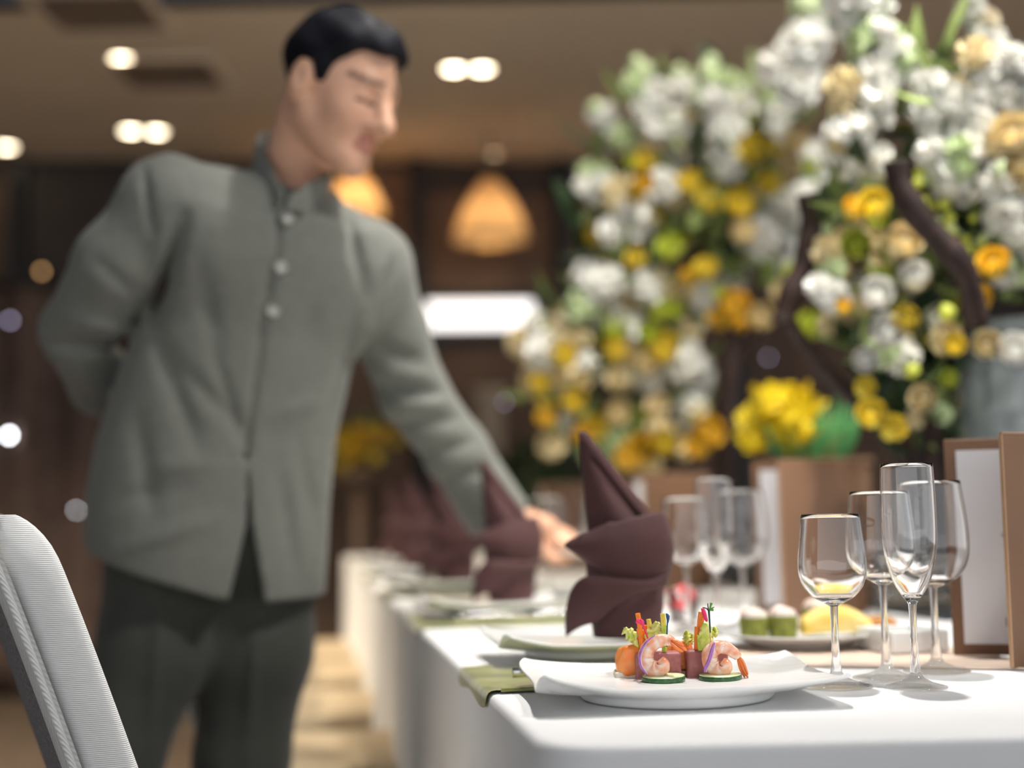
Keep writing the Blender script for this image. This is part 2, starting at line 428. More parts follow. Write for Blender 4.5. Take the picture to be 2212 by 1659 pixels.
# ------------------------------------------------------------------ ceiling lamps
def downlight(p, label, glow='lamp_glow', r=.045, group='recessed ceiling spotlights'):
    e = empty('ceiling_spotlight', p, label, 'spotlight', group)
    mk('ring', lathe([(r, -.001), (r+.004, -.010), (r+.020, -.008), (r+.022, 0)], 32), 'lamp_ring', e)
    mk('bulb', lathe([(0, -.012), (r*.6, -.010), (r, -.002), (r, 0), (0, 0)], 28), glow, e)
    return e
for (x, y), lab, g in [((264, 125), 'lit round ceiling spotlight, highest one on the left of the waiter', 'lamp_glow'),
        ((980, 147), 'lit ceiling spotlight, left of the close pair beside the waiter\'s forehead', 'lamp_glow'),
        ((1041, 147), 'lit ceiling spotlight, right of the close pair beside the waiter\'s forehead', 'lamp_glow'),
        ((282, 281), 'lit ceiling spotlight, left of the close pair above the waiter\'s shoulder', 'lamp_glow'),
        ((338, 283), 'lit ceiling spotlight, right of the close pair above the waiter\'s shoulder', 'lamp_glow'),
        ((14, 316), 'lit ceiling spotlight cut by the left picture edge', 'lamp_glow'),
        ((1065, 331), 'dim ceiling spotlight above the lamp standing in for wall glow', 'lamp_dim'),
        ((1668, 152), 'lit ceiling spotlight half hidden by a white flower spike', 'lamp_glow')]:
    p = Zp(x, y, 2.9); downlight(p, lab, g)
for (x, y), lab in [((365, 160), 'dark square air vent in the ceiling near the highest spotlight'), ((215, 25), 'dark square air vent in the ceiling at the top picture edge')]:
    p = Zp(x, y, 2.9)
    e = empty('ceiling_vent', p, lab, 'air vent', 'ceiling air vents')
    mk('frame', join(box(.5, .04, .012, (0, .23, -.006)), box(.5, .04, .012, (0, -.23, -.006)), box(.04, .42, .012, (.23, 0, -.006)), box(.04, .42, .012, (-.23, 0, -.006))), 'ceiling_paint', e, smooth=False)
    for k in range(7): mk('slat', box(.42, .035, .006, (0, -.18+.06*k, -.005)), 'wall_taupe', e, smooth=False)
for i, s in enumerate(SPOTS):
    downlight(Vector((s[0][0], s[0][1], 3.298)), ['ceiling spotlight fitting above the shrimp plate', 'ceiling spotlight fitting added out of view to light the near flowers', 'ceiling spotlight fitting added out of view to light the far flowers', 'ceiling spotlight fitting above the middle of the table', 'ceiling spotlight fitting added out of view to light the waiter', 'ceiling spotlight fitting above the far chairs', 'ceiling spotlight fitting added out of view behind the waiter to brighten the ceiling by bounce', 'ceiling spotlight fitting added out of view behind the plinth to brighten the ceiling by bounce'][i], 'lamp_glow', .06, 'spotlights over the table')

# shaded lamps added to stand in for wall-wash glow on the back wall
def wash_standin(px, py, d, wpx, lab):
    c = P(px, py, d); e = empty('wash_standin_lamp', c, lab, 'lamp', 'lamps standing in for wall-wash glow'); r = wpx/2/F*d
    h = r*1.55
    mk('shade', lathe([(r*.16, h*.62), (r*.42, h*.42), (r*.66, h*.16), (r*.84, -h*.12), (r, -h*.42), (r*.98, -h*.42), (r*.8, -h*.12), (r*.6, h*.16), (r*.12, h*.60)], 40), 'wash_standin_shade', e)
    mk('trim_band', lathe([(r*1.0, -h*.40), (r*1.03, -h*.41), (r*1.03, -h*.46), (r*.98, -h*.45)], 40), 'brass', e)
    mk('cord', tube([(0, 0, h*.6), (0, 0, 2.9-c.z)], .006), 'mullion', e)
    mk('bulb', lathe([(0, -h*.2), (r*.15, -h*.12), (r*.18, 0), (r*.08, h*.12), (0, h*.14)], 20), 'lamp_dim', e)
    l = bpy.data.lights.new('wash_standin_light', 'POINT'); l.energy = 3.6; l.color = (1, .70, .40); l.shadow_soft_size = .03; lo = bpy.data.objects.new('wash_standin_light', l); COL.objects.link(lo); lo.parent = e; lo.location = (0, 0, -h*.26)
wash_standin(1060, 462, 7.5, 165, 'bell-shaped lamp standing in for the warm wall-wash glow above the bright white panel')
wash_standin(768, 425, 7.6, 130, 'warm yellow pendant lamp half hidden behind the waiter\'s collar')
# lit white panel on the back wall
ua, za = wu(922, 648); ub, zb = wu(1150, 720)
lp = empty('light_panel', wall_pt((ua+ub)/2, (za+zb)/2, .06), 'bright white lit panel on the dark back wall behind the waiter', 'light panel')
mk('diffuser', box(ub-ua, .02, (za-zb)*.8, (0, -.012, 0), .006, 2, WR), 'screen_glow', lp, smooth=False)
mk('frame', join(*[xf(box(a, .05, b, (c, 0, d)), WR.to_4x4()) for a, b, c, d in ((ub-ua+.1, .05, 0, (za-zb)/2+.025), (ub-ua+.1, .05, 0, -(za-zb)/2-.025), (.05, za-zb, (ub-ua)/2+.025, 0), (.05, za-zb, -(ub-ua)/2-.025, 0))]), 'mullion', lp, smooth=False)
# beige post in front of the back wall
b0 = P(1062, 1000, 7.2)
e = empty('display_post', (b0.x, b0.y, 0), 'slim beige stone post standing far behind the waiter\'s arm', 'post')
mk('shaft', box(.13, .13, 1.45, (0, 0, .775), .012), 'stone_beige', e, smooth=False)
mk('cap', box(.17, .17, .05, (0, 0, 1.52), .01), 'stone_beige', e, smooth=False)
mk('foot', box(.2, .2, .06, (0, 0, .03), .01), 'stone_beige', e, smooth=False)
# small wall lamps that show as discs of light
for px, py, d, g, lab in [(20, 940, 6.8, 'bulb_white', 'tiny bright white lamp low on the curtain at the picture edge'), (22, 692, 6.8, 'bulb_violet', 'tiny violet lamp on the curtain above the bright white one'),
        (90, 586, 6.8, 'bulb_amber', 'tiny amber lamp near the waiter\'s bent elbow'), (1090, 868, 6.0, 'bulb_violet', 'tiny faint violet lamp beside the slim beige post'), (1660, 772, 5.2, 'bulb_violet', 'tiny faint violet lamp between the flower arrangements'), (165, 1102, 5.0, 'bulb_white', 'tiny pale lamp just above the white chair back')]:
    c = P(px, py, 7.45); nw = WR @ Vector((0, 1, 0)); gap = (Vector((0, 7.98, 0))-c).dot(nw); e = empty('small_lamp', c, lab, 'lamp', 'tiny lamps in the background'); r = .010 if g != 'bulb_amber' else .013
    if px in (1090, 1660, 165): r = .006 if px != 165 else .0035
    mk('bulb', lathe([(0, -r), (r*.7, -r*.7), (r, 0), (r*.7, r*.7), (0, r)], 14), g, e)
    mk('arm', tube([WR @ Vector(q) for q in ((0, .01, 0), (0, gap*.3, .03), (0, gap*.7, .02), (0, gap, 0))], .004, 8, 12), 'brass', e)

# ------------------------------------------------------------------ dining table
A = Vector((.020, 1.105)); 
left = [Vector((A.x+TD.x*s, A.y+TD.y*s)) for s in (0, 4.7)]
WID = .74
right = [left[1]+Vector((TN.x, TN.y))*WID, Vector((A.x+WID+.06, A.y+.005))]
poly = [left[0], right[1], right[0], left[1]]
def round_poly(poly, r, n=7):
    out = []
    for i, p in enumerate(poly):
        a = (poly[i-1]-p).normalized(); b = (poly[(i+1) % len(poly)]-p).normalized()
        p0 = p+a*r; p1 = p+b*r
        for k in range(n+1):
            t = k/n; out.append(p0*(1-t)**2+p*2*t*(1-t)+p1*t*t)
    return out
def densify(poly, step):
    out = []
    for i, p in enumerate(poly):
        q = poly[(i+1) % len(poly)]; n = max(1, int((q-p).length/step))
        out += [p+(q-p)*k/n for k in range(n)]
    return out
tab = empty('dining_table', (A.x, A.y, 0), 'long banquet table under a floor-length white cloth', 'table')
outl = densify(round_poly(poly, .05), .05)
def cloth_ring(outl, off, z, amp=0, seed=0):
    n = len(outl); r = []
    for i, p in enumerate(outl):
        t = (outl[(i+1) % n]-outl[i-1]).normalized(); nn = Vector((t.y, -t.x))
        wv = amp*(math.sin(i*.55+seed)+.6*math.sin(i*.23+1.3))
        q = p+nn*(off+wv); r.append(Vector((q.x-A.x, q.y-A.y, z)))
    return r
rings = [cloth_ring(outl, o, z, a) for o, z, a in ((-.02, TZ, 0), (-.006, TZ, 0), (-.002, TZ-.0008, 0), (.001, TZ-.004, 0), (.002, TZ-.010, 0), (.003, TZ-.03, .0005), (.006, TZ-.15, .003), (.012, .4, .010), (.02, .15, .018), (.024, .012, .022))]
V, Fc = loft(rings, True)
Fc = [f[::-1] for f in Fc]; Fc.append(tuple(range(len(outl))))
mk('tablecloth', (V, Fc), 'cloth_white', tab)
mk('tabletop', (lambda q: ([Vector((p[0]-A.x, p[1]-A.y, p[2])) for p in q[0]], q[1]))(prism([(p.x, p.y) for p in round_poly([q+(Vector((.3, 4))-q).normalized()*.02 for q in poly], .05)], TZ-.03, TZ-.004)), 'chair_leg', tab, smooth=False)
for s, t in ((.3, .1), (.3, .65), (2.4, .1), (2.4, .65), (4.4, .1), (4.4, .65)):
    q = TD*s+TN*t; mk('leg', tube([(q.x, q.y, 0), (q.x, q.y, TZ-.03)], .025), 'chair_leg', tab)

# olive satin strips across the table edge, one for each place
def olive(s0, wd, t1, label, k):
    c = Vector((A.x, A.y, 0))+TD*s0
    e = empty('table_strip', (c.x, c.y, TZ), label, 'table strip', 'olive satin strips along the table edge')
    rows = []
    for i in range(9):
        s = -wd/2+wd*i/8; row = []
        for j, t in enumerate([-.006, -.0055, -.003, .004, .02, .05, .09, .14, t1]):
            z = .0022+.0018*math.sin(i*1.9+j*.8+k)*(1 if j > 2 else .3)+(.0012 if j > 2 else 0)
            if j == 0: z = -.013-.004*math.sin(i*1.1+k)
            if j == 1: z = -.006
            q = TD*s+TN*t; row.append(Vector((q.x, q.y, z)))
        rows.append(row)
    mk('satin', loft(rows), 'olive_satin', e, solid=.001, sub=1)
    mk('edge_cord', tube([TD*(-wd/2)+TN*t+Vector((0, 0, .004)) for t in (.01, .05, .1, t1)], .0018), 'olive_satin', e)
    return e
for k, (s0, wd, lab) in enumerate([(.43, .24, 'olive green satin strip over the table edge beside the shrimp plate'), (1.22, .26, 'olive green satin strip under the second napkin from the camera'), (2.0, .26, 'olive green satin strip, third along the table edge'), (2.8, .28, 'olive green satin strip, fourth along the table edge'), (3.6, .28, 'olive green satin strip, farthest along the table edge')]):
    olive(s0, wd, .36 if k else .2, lab, k*1.7)
# beige runner crossing under the menus
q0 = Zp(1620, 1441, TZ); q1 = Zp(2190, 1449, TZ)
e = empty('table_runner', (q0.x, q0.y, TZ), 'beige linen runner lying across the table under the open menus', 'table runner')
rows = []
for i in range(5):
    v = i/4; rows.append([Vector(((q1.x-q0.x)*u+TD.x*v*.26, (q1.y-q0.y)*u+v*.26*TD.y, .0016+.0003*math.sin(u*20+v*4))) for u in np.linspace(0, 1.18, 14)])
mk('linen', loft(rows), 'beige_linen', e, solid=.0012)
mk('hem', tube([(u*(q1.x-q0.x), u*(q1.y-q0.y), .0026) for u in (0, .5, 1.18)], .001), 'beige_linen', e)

# ------------------------------------------------------------------ the waiter
MAN = P(470, 1290, 2.27); MAN.z = 0
man = empty('person', MAN, 'waiter in grey stand-collar jacket and dark trousers reaching over the table', 'person')
a_ = lambda v: np.array(v, float)
HC = a_(P(738, 178, 2.14)); yw = math.radians(58); pt = math.radians(25)
hf = a_((math.sin(yw)*math.cos(pt), -math.cos(yw)*math.cos(pt), -math.sin(pt)))
hu = a_((math.sin(yw)*math.sin(pt), -math.cos(yw)*math.sin(pt), math.cos(pt)))
hl = np.cross(hu, hf)*-1
hl = a_((math.cos(yw), math.sin(yw), 0))
HR = np.stack([hl, hf, hu])
HS = .93
def HL(x, y, z): return HC+HS*(x*hl+y*hf+z*hu)
def SE(c, r, rot, k, mode='add'): S.ell(c, a_(r)*HS, rot, k, mode)
SHR = a_(P(355, 446, 2.13)); SHL = a_(P(798, 575, 2.31))
NB = a_(P(632, 425, 2.21))   # neck base
CH = a_(P(570, 680, 2.27)); PV = a_(P(455, 1150, 2.31))
ARM_L = [SHL, a_(P(842, 715, 2.37)), a_(P(893, 850, 2.42)), a_(P(985, 975, 2.47)), a_(P(1078, 1120, 2.51))]
# --- body: head, neck, trunk, reaching arm and hand as one skin
S = SDF((-.62, 1.9, .72), (.22, 2.75, 1.80), .0045)
SE(HL(0, -.012, .025), (.076, .096, .092), HR, 0)
SE(HL(0, .028, -.040), (.061, .064, .086), HR, .03)
for sx in (-1, 1):
    S.cone(HL(.05*sx, .0, -.065), HL(.012*sx, .070, -.112), .022, .018, .03)
    SE(HL(.036*sx, .058, -.038), (.028, .028, .03), HR, .025)
SE(HL(0, .074, -.112), (.022, .018, .018), HR, .02)
SE(HL(0, .083, .012), (.046, .012, .011), HR, .02)
for sx in (-1, 1):
    SE(HL(.032*sx, .094, -.008), (.017, .012, .012), HR, .014, 'sub')
    SE(HL(.032*sx, .078, -.008), (.017, .012, .011), HR, .006)
    SE(HL(.080*sx, -.014, -.018), (.012, .021, .036), HR, .006)
    SE(HL(.096*sx, -.006, -.012), (.012, .011, .021), HR, .004, 'sub')
S.cone(HL(0, .090, .002), HL(0, .116, -.044), .009, .0155, .014)
for sx in (-1, 1): SE(HL(.014*sx, .100, -.048), (.010, .010, .009), HR, .008)
SE(HL(0, .092, -.073), (.021, .010, .0065), HR, .008)
SE(HL(0, .089, -.084), (.019, .010, .0075), HR, .008)
S.cone(HL(0, -.038, -.068), NB+a_((-.012, .02, -.02)), .052, .053, .025)
S.cone(NB+a_((0, .03, -.03)), CH, .06, .08, .04); S.cone(CH, PV, .08, .09, .05)
S.cone(NB-a_((0, -.02, .08)), SHL, .045, .045, .03); S.cone(NB-a_((0, -.02, .08)), SHR, .045, .045, .03)
S.chain(ARM_L, [.05, .042, .038, .033, .027], .02)
WR_ = ARM_L[-1]; HAND = a_(P(1172, 1152, 2.535))
S.cone(WR_, a_(P(1130, 1135, 2.52)), .027, .028, .02)
palm = [a_(P(1128, 1132, 2.52)), HAND]
for dz, dd in ((0, 0), (14, .018), (-8, -.02)):
    S.cone(a_(P(1130, 1130+dz, 2.52+dd)), a_(P(1182, 1146+dz, 2.535+dd)), .021, .019, .012)
for fx in [((1182, 1136, 2.570), (1222, 1152, 2.575), (1246, 1176, 2.57)), ((1186, 1142, 2.550), (1230, 1158, 2.55), (1256, 1184, 2.545)), ((1188, 1152, 2.530), (1230, 1168, 2.525), (1254, 1193, 2.52)), ((1184, 1162, 2.512), (1220, 1178, 2.505), (1240, 1198, 2.50))]:
    S.chain([a_(P(*q)) for q in fx], [.0105, .0095, .008], .004)
S.chain([a_(P(1142, 1150, 2.505)), a_(P(1168, 1186, 2.495)), a_(P(1196, 1206, 2.50)), a_(P(1222, 1209, 2.515))], [.014, .012, .0105, .009], .006)
body, pos = sdf_obj('body', S, 'skin', man, 2)
loc = (pos-HC) @ HR.T/HS
skin = np.tile(a_((.74, .42, .28)), (len(pos), 1))
def paint(mask, c, f=1.0): skin[mask] = skin[mask]*(1-f)+a_(c)*f
lip = (np.abs(loc[:, 0]) < .024) & (loc[:, 1] > .082) & (loc[:, 2] < -.066) & (loc[:, 2] > -.093); paint(lip, (.50, .18, .15), .7)
for sx in (-1, 1):
    br = (np.abs(loc[:, 0]-sx*.034) < .024) & (loc[:, 1] > .05) & (loc[:, 2] > .012) & (loc[:, 2] < .022); paint(br, (.05, .03, .025), .7)
    ey = (np.abs(loc[:, 0]-sx*.032) < .018) & (loc[:, 1] > .06) & (loc[:, 2] > -.020) & (loc[:, 2] < -.013); paint(ey, (.05, .03, .03), .8)
chk = np.exp(-(((loc-a_((-.036, .075, -.045)))**2).sum(1))/.0009)[:, None]; skin = skin*(1-.25*chk)+a_((.60, .26, .20))*.25*chk
set_col(body.data, skin)
# --- hair
S = SDF(HC-.16, HC+.16, .004)
SE(HL(0, -.014, .028), (.083, .102, .091), HR, 0)
SE(HL(0, .038, .066), (.062, .050, .040), HR, .03)
g = S.grid(); L3 = [sum((g[i]-HC[i])*HR[k][i] for i in range(3))/HS for k in range(3)]
zh = np.interp(L3[1], [-.12, -.075, -.045, -.03, -.012, .0, .006, .028, .036, .055, .075, .12], [-.090, -.080, -.060, -.02, .018, .018, -.012, -.010, .024, .052, .062, .070])
S.v = np.maximum(S.v, ((zh-L3[2])*.8).astype(np.float32))
S.v = (S.v+.0025*np.sin(L3[0]*90+L3[1]*40)*np.sin(L3[2]*70)).astype(np.float32)
hair, _ = sdf_obj('hair', S, 'hair', man, 2); hair['label'] = 'short black hair'
# --- jacket
yb = math.radians(25)
bl = a_((math.cos(yb), math.sin(yb), 0)); bf = a_((math.sin(yb), -math.cos(yb), 0))
S = SDF((-.86, 1.85, .72), (.12, 2.75, 1.56), .005)
rings = []   # pixel row, left edge, right edge, depth, half depth
for py, xl, xr, d, b in [(1330, 222, 688, 2.30, .130), (1200, 206, 696, 2.30, .134), (1100, 203, 700, 2.30, .136), (950, 228, 714, 2.285, .130), (850, 262, 738, 2.27, .128), (700, 312, 772, 2.25, .128), (590, 348, 795, 2.235, .124), (500, 385, 775, 2.225, .112)]:
    c = a_(P((xl+xr)/2, py, d)); half = (xr-xl)/2/F*d
    rings.append((c[2], c[0], c[1], math.sqrt(max(half**2-(b*math.sin(yb))**2, .01))/math.cos(yb), b))
rg = np.array(rings); sl, g = S.box((-.86, 1.85, .72), (.12, 2.75, 1.56), 0)
zz = g[2]; cx, cy, ra, rb = [np.interp(zz, rg[:, 0], rg[:, i]) for i in range(1, 5)]
xa = ((g[0]-cx)*bl[0]+(g[1]-cy)*bl[1]); xb = ((g[0]-cx)*bf[0]+(g[1]-cy)*bf[1])
kk = (np.abs(xa/ra)**2.3+np.abs(xb/rb)**2.3)**(1/2.3)
d = (kk-1)*np.minimum(ra, rb)
d = np.maximum(d, zz-(rg[:, 0].max()-.02))
S.put(sl, d, 0, 'add')
# shoulder girdle
S.cone(SHR, NB-a_((.01, .0, .045)), .070, .075, .05); S.cone(SHL, NB-a_((.0, .0, .045)), .066, .075, .05)
S.cone(SHR+bl*.05-a_((0, 0, .05)), SHL-bl*.05-a_((0, 0, .04)), .085, .085, .05)
# sleeves
S.chain([SHR, a_(P(250, 570, 2.12)), a_(P(168, 716, 2.19)), a_(P(222, 828, 2.33)), a_(P(300, 880, 2.44))], [.062, .060, .055, .052, .046], .018)
S.cone(a_(P(332, 388, 2.13)), a_(P(365, 385, 2.135)), .018, .03, .035); S.cone(a_(P(838, 540, 2.32)), a_(P(800, 520, 2.31)), .018, .03, .03)
S.chain(ARM_L, [.068, .062, .058, .055, .058], .018)
# flat cuff cut of the reaching sleeve
cd = (ARM_L[-1]-ARM_L[-2]); cd /= np.linalg.norm(cd)
g = S.grid(); ce = a_(P(1080, 1122, 2.51))
near = (g[0]-ce[0])**2+(g[1]-ce[1])**2+(g[2]-ce[2])**2 < .13**2
cut = (g[0]-ce[0])*cd[0]+(g[1]-ce[1])*cd[1]+(g[2]-ce[2])*cd[2]-.002
S.v = np.where(near, np.maximum(S.v, cut), S.v).astype(np.float32)
# neck hole
S.cone(NB-a_((.0, .0, .03)), HL(0, -.03, -.08), .050, .058, .01, 'sub')
# hem line, higher towards his right side
hx = [P(x, y, 2.25) for x, y in ((160, 1168), (200, 1188), (330, 1238), (488, 1288), (530, 1294), (572, 1300), (690, 1292), (760, 1285))]
zh = np.interp(g[0], [p.x for p in hx], [p.z for p in hx]); S.v = np.maximum(S.v, (zh-g[2]).astype(np.float32))
# front opening below the buttons
def fr(px, py, d=2.17): return a_(P(px, py, d))
N1 = [(534, 985), (532, 1130), (490, 1310)]; N2 = [(534, 985), (545, 1130), (574, 1310)]
# project grid to pixels
q = [g[i]-CC[i] for i in range(3)]; dep = sum(q[i]*D0[i] for i in range(3)); gx = 1106+F*sum(q[i]*CR[i] for i in range(3))/dep; gy = 829.5-F*sum(q[i]*CU[i] for i in range(3))/dep
x1 = np.interp(gy, [p[1] for p in N1], [p[0] for p in N1]); x2 = np.interp(gy, [p[1] for p in N2], [p[0] for p in N2])
wedge = np.maximum(np.maximum(x1-gx, gx-x2)/1365., (990-gy)/1365.)
frontness = (2.255-dep)
wedge = np.maximum(wedge, -frontness)
S.v = np.where(gy > 980, np.maximum(S.v, -wedge), S.v).astype(np.float32)
# placket groove, dart folds and sleeve creases (relief)
cl = np.interp(gy, [430, 470, 580, 672, 900, 1000, 1300], [612, 606, 592, 573, 540, 528, 500])
isf = (dep < 2.26) & (gy > 425) & (gx > 330) & (gx < 800)
S.v += np.where(isf, .009*np.exp(-((gx-cl)/7.)**2)*(gy < 990), 0).astype(np.float32)
def crease(x0, y0, x1_, y1_, wpx, amp, dmax=9, dmin=0):
    global S
    ex, ey = x1_-x0, y1_-y0; L = ex*ex+ey*ey
    m = (dep < dmax) & (dep > dmin)
    t = np.clip(((gx-x0)*ex+(gy-y0)*ey)/L, 0, 1); dd = (gx-x0-t*ex)**2+(gy-y0-t*ey)**2
    S.v += np.where(m, 1.5*amp*np.exp(-dd/wpx**2)*np.sin(PI*(.1+.8*t)), 0).astype(np.float32)
for c in [(395, 470, 335, 690, 17, .020), (430, 560, 470, 760, 20, .006), (330, 700, 430, 980, 22, .008), (380, 780, 520, 930, 18, .006), (460, 760, 535, 980, 14, .006), (300, 900, 330, 1120, 22, .006), (420, 1050, 260, 1080, 22, .004),
          (740, 430, 790, 640, 14, .008), (690, 640, 640, 760, 24, .004), (770, 700, 700, 900, 18, .006), (600, 1000, 640, 1270, 18, .006), (640, 950, 690, 1180, 18, .004), (250, 1190, 460, 1120, 20, -.005), (330, 1010, 470, 1000, 18, -.004), (600, 900, 690, 860, 18, -.004)]:
    crease(*c, 2.30)
for c in [(808, 742, 900, 775, 13, .012), (815, 800, 925, 812, 12, -.008), (825, 835, 945, 850, 13, .012), (840, 880, 960, 868, 12, -.008), (860, 915, 985, 905, 13, .010), (905, 985, 1020, 955, 12, .007), (950, 1040, 1060, 1010, 12, .007), (850, 560, 800, 690, 12, .008)]:
    crease(*c, 9, 2.22)
for c in [(120, 690, 270, 715, 16, -.010), (110, 745, 260, 745, 14, .014), (150, 800, 240, 850, 14, -.006), (205, 560, 300, 640, 16, .006), (310, 360, 330, 500, 9, .008)]:
    crease(*c, 9)
jk, _ = sdf_obj('jacket', S, 'jacket', man, 3); jk['label'] = 'grey stand-collar jacket'
# collar band
ctrl = [P(x, y, d) for x, y, d in ((621, 436, 2.095), (668, 418, 2.12), (704, 402, 2.165), (708, 374, 2.23), (676, 344, 2.285), (612, 312, 2.30), (562, 312, 2.25), (556, 332, 2.19), (580, 380, 2.135), (610, 426, 2.10))]
ring = catmull(ctrl, 50)
up = [Vector((.02, -.004, .034)) if False else Vector((.006, -.004, .036*(.55 if i < 4 or i > 45 else 1))) for i in range(50)]
mk('collar', loft([[p-u*.9 for p, u in zip(ring, up)], [p-u*.2 for p, u in zip(ring, up)], [p+u*.55 for p, u in zip(ring, up)]]), 'jacket', jk, world=False, solid=.006, sub=1)
col_o = bpy.data.objects['collar']; col_o.location = -MAN
for k, (x, y) in enumerate([(619, 471), (605, 578), (588, 672)]):
    # seat the button on the jacket front: march along the view ray to the cloth
    dpt = 2.0
    for st in range(400):
        pp = a_(P(x, y, 1.98+st*.001)); ii = ((pp-S.lo)/S.h).astype(int)
        if (ii >= 0).all() and (ii < S.n).all() and S.v[tuple(ii)] < .002: dpt = 1.98+st*.001; break
    b = P(x, y, dpt-.003)
    o = mk('button', lathe([(0, .004), (.006, .0042), (.0085, .005), (.0105, .003), (.0105, -.002), (0, -.003)], 24), 'button', jk)
    o.location = b-MAN; o.rotation_euler = Vector((bf[0], bf[1], .15)).to_track_quat('Z', 'Y').to_euler()
# --- trousers and shoes
S = SDF((-.80, 1.95, .05), (-.08, 2.62, 1.10), .007)
PR = [a_(P(372, 1150, 2.31)), a_(P(335, 1400, 2.27)), a_(P(246, 1635, 2.23))]; PL = [a_(P(560, 1150, 2.345)), a_(P(552, 1400, 2.34)), a_(P(522, 1640, 2.34))]
KR = PR[-1]; KL = PL[-1]
PR += [a_((KR[0]-.02, KR[1]+.06, .10))]; PL += [a_((KL[0]-.01, KL[1]+.05, .10))]
S.cone(a_(P(455, 1040, 2.345)), a_(P(465, 1180, 2.335)), .105, .112, 0)
S.chain(PR, [.105, .088, .072, .070], .03); S.chain(PL, [.105, .090, .075, .070], .03)
S.cone(a_(P(420, 1140, 2.325)), a_(P(520, 1140, 2.325)), .112, .112, .03)
g = S.grid(); q = [g[i]-CC[i] for i in range(3)]; dep = sum(q[i]*D0[i] for i in range(3)); gx = 1106+F*sum(q[i]*CR[i] for i in range(3))/dep; gy = 829.5-F*sum(q[i]*CU[i] for i in range(3))/dep
for c in [(350, 1290, 320, 1640, 12, -.007), (560, 1310, 530, 1640, 12, -.007), (470, 1330, 400, 1420, 20, .004), (540, 1360, 640, 1330, 18, .005)]: crease(*c)
tr, _ = sdf_obj('trousers', S, 'trouser', man, 3); tr['label'] = 'dark grey trousers'
for fo in (PR[-1], PL[-1]):
    d = Vector((bf[0], bf[1], 0)); c = Vector((fo[0], fo[1], 0))
    rows = []
    for t, wd, h in ((-.09, .02, .05), (-.08, .034, .085), (-.03, .036, .10), (.04, .036, .085), (.10, .044, .06), (.16, .042, .045), (.195, .02, .03)):
        s = Vector((-d.y, d.x, 0)); rows.append([c+d*t+s*wd*math.cos(a)+Vector((0, 0, max(0, h*.5+h*.5*math.sin(a)))) for a in np.linspace(0, 2*PI, 13)[:-1]])
    mk('shoe', loft(rows, True, True), 'shoe', man, world=True)
# --- small dish he is setting down
dc = P(1268, 1192, 2.545)
dish = mk('side_dish', lathe([(0, .004), (.035, .004), (.055, .008), (.066, .017), (.068, .017), (.056, .005), (.04, -.004), (0, -.004)], 40), 'porcelain', None)
dish.location = dc; dish.rotation_euler = (math.radians(6), math.radians(-7), 0); tag(dish, 'small cream side dish held in the waiter\'s fingers', 'dish')

